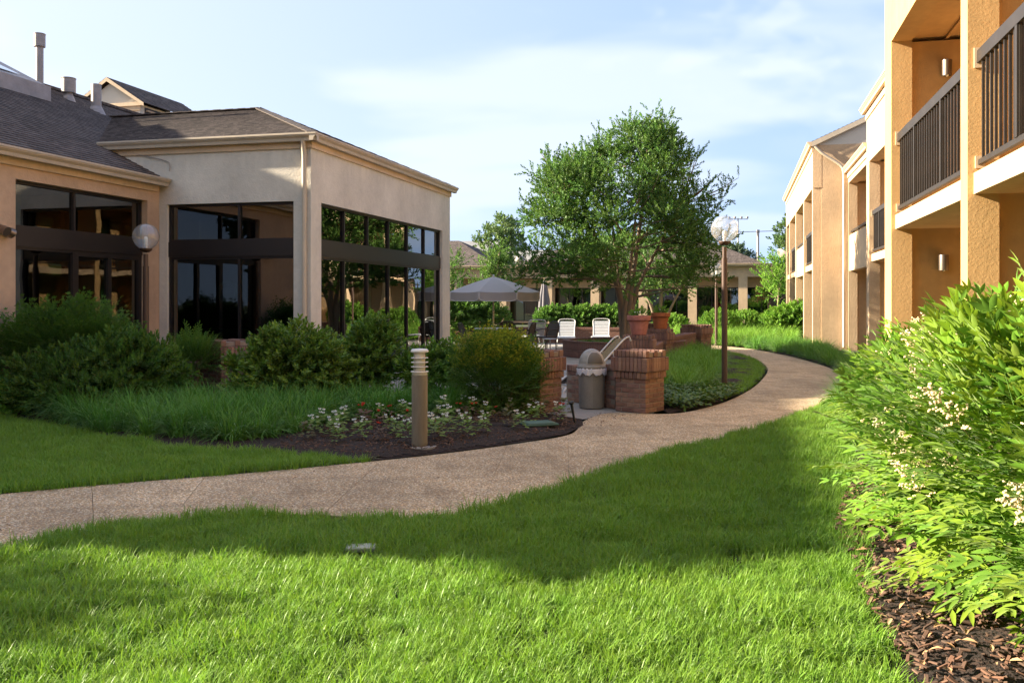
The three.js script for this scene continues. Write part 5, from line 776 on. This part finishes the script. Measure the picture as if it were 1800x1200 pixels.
for (let k = 0; k < 3; k++) { const c = dup(lounger, 0.72, 0.06 + k * 0.10, -15.9, Math.PI / 2 + 0.25 + 0.05 * k, ['white lounger lying lowest in the heap behind the litter bin', 'white lounger in the middle of the heap behind the litter bin', 'white lounger on top of the heap behind the litter bin'][k], 'loungers heaped behind the litter bin'); c.rotation.z = 0.02 * k; }
{
  const o = thing('folded_lounger', 'folded lounger with brown woven sling leaning behind the low entrance wall', 'sun lounger', 1.72, 0, -15.6, 0.5);
  for (const z of [-0.16, 0.16]) part('side_tube', tube([[-0.42, 0.42, z], [-0.15, 0.66, z], [0.12, 0.90, z], [0.24, 0.95, z], [0.27, 0.88, z]], 0.015, 8, false, 24), tubeWhite, o);
  part('sling', quad([-0.40, 0.42, 0.14], [0.18, 0.915, 0.14], [0.18, 0.915, -0.14], [-0.40, 0.42, -0.14]), std(lin(0.30, 0.22, 0.10), { map: retile(T.brickTone, 8), bumpMap: retile(T.weave, 10), bumpScale: 0.003 }), o);
  part('leg', tube([[-0.42, 0.42, -0.16], [-0.36, 0.02, -0.16], [-0.36, 0.02, 0.16], [-0.42, 0.42, 0.16]], 0.014, 8, false, 20), tubeWhite, o); part('leg', tube([[-0.1, 0.7, -0.16], [0.1, 0.02, -0.16], [0.1, 0.02, 0.16], [-0.1, 0.7, 0.16]], 0.014, 8, false, 20), tubeWhite, o);
}
{
  const o = thing('folded_chair', 'white tube chair tipped on its curved legs beside the litter bin', 'chair', 0.86, 0, -14.3, 0.2);
  part('leg_loop', [tube([[-0.15, 0.52, 0], [-0.24, 0.20, 0.02], [-0.05, 0.02, 0.04], [0.2, 0.03, 0.04], [0.32, 0.2, 0.0], [0.36, 0.42, -0.05]], 0.014, 8, false, 40)], tubeWhite, o);
  part('arm_bar', [tube([[-0.2, 0.26, 0.06], [0.05, 0.42, 0.02], [0.4, 0.62, -0.08]], 0.015, 8, false, 20)], tubeWhite, o);
  part('seat_straps', [0, 1, 2, 3, 4].map((k) => tube([[-0.2 + k * 0.05, 0.26 + 0.02 * k, -0.1], [0.12 + k * 0.05, 0.27 + 0.03 * k, -0.1], [0.34, 0.33 + 0.03 * k, -0.1]], 0.012, 6, false, 12)), std(lin(0.08, 0.07, 0.06)), o).userData.kind = 'stuff';
  part('back_bar', [tube([[-0.2, 0.25, -0.2], [0.1, 0.22, -0.2], [0.36, 0.24, -0.2]], 0.014, 8, false, 16)], tubeWhite, o);
}
{ // umbrella
  const o = thing('patio_umbrella', 'open grey taupe patio umbrella with white edged valance and pale pole', 'umbrella', -0.55, 0, -27), N = 8, R = 1.42, y0 = 1.80, y1 = 2.24, fab = phy(lin(0.40, 0.36, 0.345), { roughness: 0.95, transmission: 0.12, thickness: 0, bumpMap: retile(T.weave, 6), bumpScale: 0.0006, side: THREE.DoubleSide }), pale = phy(lin(0.62, 0.60, 0.60), { roughness: 0.9 });
  const ring = (r, y, k) => { const a = (k + 0.35) / N * 6.2832; return [Math.cos(a) * r, y, Math.sin(a) * r]; };
  for (let k = 0; k < N; k++) {
    const P = [], I = [], n = 6; for (let i = 0; i <= n; i++) for (let j = 0; j <= n; j++) { const t = i / n, a = ring(R * t, 0, k), b = ring(R * t, 0, k + 1), s = j / n, sag = 0.05 * t * Math.sin(Math.PI * s); P.push(lerp(a[0], b[0], s), lerp(y1 + 0.02, y0, Math.pow(t, 1.12)) - sag * 0.5, lerp(a[2], b[2], s)); } for (let i = 0; i < n; i++) for (let j = 0; j < n; j++) { const q = i * (n + 1) + j; I.push(q, q + 1, q + n + 2, q, q + n + 2, q + n + 1); }
    part('canopy_panel', geom(P, null, null, I), fab, o);
    const v = [], vi = [], e = []; for (let j = 0; j <= 8; j++) { const s = 0.02 + 0.96 * j / 8, a = ring(R, 0, k), b = ring(R, 0, k + 1), x = lerp(a[0], b[0], s), z = lerp(a[2], b[2], s), c = Math.min(1, 8 * Math.min(s, 1 - s)), out = 1.0 + 0.012 * Math.sin(j * 2.1 + k); v.push(x, y0 - 0.025 * Math.sin(Math.PI * s), z, x * out, y0 - 0.17 - 0.09 * Math.sqrt(c), z * out); e.push([x * out, y0 - 0.17 - 0.09 * Math.sqrt(c), z * out]); if (j) vi.push(2 * j - 2, 2 * j, 2 * j + 1, 2 * j - 2, 2 * j + 1, 2 * j - 1); }
    const va = part('valance', geom(v, null, null, vi), fab, o); part('piping', tube([[v[0], v[1], v[2]], ...e, [v[v.length - 6], v[v.length - 5], v[v.length - 4]]], 0.012, 5), pale, va);
    part('rib', tube([[0, y1 - 0.03, 0], ring(R * 0.98, y0 - 0.02, k)], 0.009, 5, false, 2), M.white, o);
  }
  part('pole', cyl(0.024, 0.022, 2.22, 0, 0, 0, 12), std(lin(0.62, 0.50, 0.28), { roughness: 0.5 }), o); part('finial', new THREE.SphereGeometry(0.03, 10, 8).translate(0, 2.29, 0), pale, o); part('base', lathe([[0.0001, 0.08], [0.08, 0.08], [0.25, 0.03], [0.25, 0], [0.0001, 0]], 20), M.concrete, o);
}
{
  const o = thing('patio_table', 'round white patio table under the open umbrella', 'table', -0.55, 0, -27); part('table_top', lathe([[0.06, 0.70], [0.56, 0.70], [0.575, 0.715], [0.56, 0.73], [0.06, 0.73]], 36), tubeWhite, o);
  for (let k = 0; k < 4; k++) { const a = 0.4 + k * Math.PI / 2; part('leg', tube([[Math.cos(a) * 0.1, 0.7, Math.sin(a) * 0.1], [Math.cos(a) * 0.25, 0.4, Math.sin(a) * 0.25], [Math.cos(a) * 0.45, 0.01, Math.sin(a) * 0.45]], 0.014, 6), tubeWhite, o); }
  const c = thing('patio_chair', 'dark woven patio chair at the round table', 'chair', 0.35, 0, -27.2, -1.9, 'chairs at the umbrella table'), dk = std(lin(0.055, 0.038, 0.028), { roughness: 0.7, bumpMap: retile(T.weave, 8), bumpScale: 0.002 });
  part('seat', cbox(0.5, 0.05, 0.48, 0, 0.43, 0, 0, 0.02), dk, c); part('backrest', [tube([[-0.25, 0.44, -0.2], [-0.28, 0.7, -0.27], [-0.15, 0.88, -0.32], [0.15, 0.88, -0.32], [0.28, 0.7, -0.27], [0.25, 0.44, -0.2]], 0.02, 7), (() => { const g = cbox(0.46, 0.4, 0.02, 0, 0, 0, 0, 0.006); g.rotateX(-0.22); g.translate(0, 0.66, -0.26); return g; })()], dk, c);
  for (const sx of [-1, 1]) { part('armrest', tube([[sx * 0.27, 0.66, -0.24], [sx * 0.29, 0.66, 0], [sx * 0.28, 0.62, 0.2], [sx * 0.26, 0.42, 0.22]], 0.016, 6), dk, c); for (const sz of [-1, 1]) part('leg', cyl(0.016, 0.02, 0.42, sx * 0.22, 0, sz * 0.2, 8), dk, c); }
  for (const [x, d, t] of [[-1.2, 26.5, 1.2], [-0.2, 27.9, 3.3], [1.05, 27.8, -2.2]]) dup(c, x, 0, -d, t);
  const s = thing('side_table', 'small white side table beside the lounger next to the dark chair', 'table', 1.1, 0, -26.2); part('table_top', lathe([[0.0001, 0.44], [0.22, 0.44], [0.225, 0.455], [0.0001, 0.46]], 24), tubeWhite, s); part('stem', cyl(0.02, 0.02, 0.44, 0, 0, 0, 10), tubeWhite, s); part('base', lathe([[0.0001, 0.03], [0.18, 0.012], [0.18, 0], [0.0001, 0]], 20), tubeWhite, s);
}
{
  const o = thing('closed_umbrella', 'closed grey umbrella standing behind the dark chairs', 'umbrella', 1.35, 0, -38), fab = phy(lin(0.15, 0.14, 0.15), { roughness: 0.95 }), g = lathe([[0.03, 2.35], [0.10, 2.2], [0.20, 1.6], [0.26, 0.75], [0.22, 0.7], [0.03, 0.9]], 48), P = g.attributes.position;
  for (let i = 0; i < P.count; i++) { const a = Math.atan2(P.getZ(i), P.getX(i)), k = 1 + 0.16 * Math.sin(a * 8); P.setXYZ(i, P.getX(i) * k, P.getY(i), P.getZ(i) * k); } g.computeVertexNormals();
  part('canopy', g, fab, o); part('pole', cyl(0.025, 0.025, 2.5, 0, 0, 0, 10), std(lin(0.5, 0.4, 0.24)), o); part('base', lathe([[0.0001, 0.08], [0.25, 0.03], [0.25, 0], [0.0001, 0]], 20), M.concrete, o);
}
// ------------------------------------------------------------------ bedding flowers and small things on the ground
function bedding(label, group, leafMat_, petal, nb, seed) {
  const s = mulberry(seed), o = thing('begonia_plant', label, 'flower', 0, 0, 0, 0, group), q = new Leaves(), b = new Leaves();
  for (let i = 0; i < 34; i++) { const a = i * 2.4 + s(), t = s(), r = 0.06 * (1 - t * 0.6), y = 0.02 + 0.11 * t; q.leaf(V(Math.cos(a) * r * 0.6, y, Math.sin(a) * r * 0.6), V(Math.cos(a), 0.1 + 0.9 * t * s(), Math.sin(a)), V(0.2 * (s() - 0.5), 1, 0.2 * (s() - 0.5)), 0.042 + 0.016 * s(), 0.034, 0.25, 0.2); }
  part('leaves', q.geo, leafMat_, o).userData.kind = 'stuff';
  for (let i = 0; i < nb; i++) { const a = s() * 6.28, r = 0.055 * s(), c = V(Math.cos(a) * r, 0.13 + 0.035 * s(), Math.sin(a) * r); for (let k = 0; k < 5; k++) { const e = a + k * 1.257; b.leaf(c, V(Math.cos(e), 0.5, Math.sin(e)), V(0, 1, 0), 0.020, 0.019, 0.1, -0.4); } }
  if (nb) part('blossom', b.geo, petal, o); return o;
}
{
  const bronzeLeaf = leafMat(0.15, 0.075, 0.025, { clearcoat: 0.4 }), kinds = [bedding('white flowering begonia with fresh green leaves in the dark mulch', 'white begonias', G.begonia, G.petalWhite, 4, 21), bedding('red flowering begonia with bronze leaves in the dark mulch', 'red begonias', bronzeLeaf, G.petalRed, 2, 22), bedding('begonia without open flowers, olive bronze leaves in the dark mulch', 'flowerless begonias', leafMat(0.13, 0.12, 0.03, { clearcoat: 0.4 }), null, 0, 23)], used = [0, 0, 0];
  const pg = [[-2.35, 10.0], [-1.75, 9.75], [-1.25, 9.8], [-0.75, 10.05], [-0.3, 10.45], [0.35, 10.95], [0.7, 11.5], [0.72, 12.1], [0.35, 12.5], [-0.6, 12.4], [-1.4, 12.1], [-1.95, 11.5], [-2.25, 10.7]], pts = []; let g = 0;
  while (pts.length < 66 && g++ < 9000) { const x = rr(-2.4, 0.8), d = rr(9.7, 12.6); if (inside(x, d, pg) && Math.hypot(x + 0.985, d - 9.7) > 0.25 && Math.hypot(x - 0.33, d - 11.15) > 0.3 && pts.every((q) => Math.hypot(q[0] - x, (q[1] - d) * 0.8) > 0.25)) pts.push([x, d]); }
  pts.forEach(([x, d], i) => { const t = hash2(i, 2, 3), k = t < 0.60 ? 0 : t < 0.76 ? 1 : 2, s = rr(1.15, 1.7), o = used[k]++ ? dup(kinds[k], x, 0.045, -d, rnd() * 6.28) : kinds[k]; o.position.set(x, 0.045, -d); o.scale.setScalar(s); });
}
{
  const o = thing('valve_box_lid', 'green rectangular valve box lid lying in the flower bed', 'valve box', 0.33, 0.065, -11.15, 0.35), g = std(lin(0.10, 0.19, 0.14), { roughness: 0.7, map: retile(T.concrete, 3) }); part('lid', cbox(0.36, 0.03, 0.26, 0, 0.015, 0, 0, 0.01), g, o); part('rim', cbox(0.41, 0.022, 0.31, 0, 0.006, 0, 0, 0.006), std(lin(0.06, 0.11, 0.08)), o);
  const r = thing('valve_box_lid', 'pale weathered valve box lid sunk in the open lawn', 'valve box', -0.95, 0.03, -5.72, 0.12); part('lid', cbox(0.18, 0.02, 0.11, 0, 0.01, 0, 0, 0.006), std(lin(0.44, 0.52, 0.45), { map: retile(T.brickTone, 6), bumpMap: retile(T.grain, 8), bumpScale: 0.006 }), r); part('rim', cbox(0.19, 0.02, 0.12, 0, 0.002, 0, 0, 0.004), std(lin(0.12, 0.15, 0.11)), r);
  const s = thing('garden_spike', 'black plastic garden spike leaning at the flower bed tip', 'spike', 0.80, 0.03, -11.62, 0); const st = part('stake', cyl(0.012, 0.02, 0.26, 0, -0.02, 0, 12), M.blackPlastic, s); part('head', lathe([[0.0001, 0.265], [0.034, 0.262], [0.036, 0.24], [0.022, 0.225], [0.0001, 0.225]], 16), M.blackPlastic, s); s.rotation.z = 0.17;
}
// masts beyond the roofs
{
  const a = thing('floodlight_mast', 'tall thin floodlight mast far behind the low range', 'mast', 34.8, 0, -140); part('pole', cyl(0.13, 0.08, 14, 0, 0, 0, 10), M.galvan, a); part('crossarm', box(-1.5, 1.5, 13.8, 13.9, -0.05, 0.05), M.galvan, a); for (const x of [-1.4, -0.5, 0.5, 1.4]) part('floodlight', [cbox(0.32, 0.3, 0.3, x, 14.1, 0.1, 0, 0.05)], M.galvan, a);
  const b = thing('tower_crane', 'pale distant tower crane with long horizontal jib', 'crane', 33, 0, -122); part('tower', cyl(0.16, 0.16, 10.6, 0, 0, 0, 8), M.galvan, b); part('jib', [(() => { const g = box(-4.2, 5.2, 10.58, 10.66, -0.04, 0.04); g.rotateZ(0.03); return g; })(), box(-0.18, 0.18, 10.4, 10.85, -0.15, 0.15)], M.galvan, b);
}

renderer.render(scene, camera);
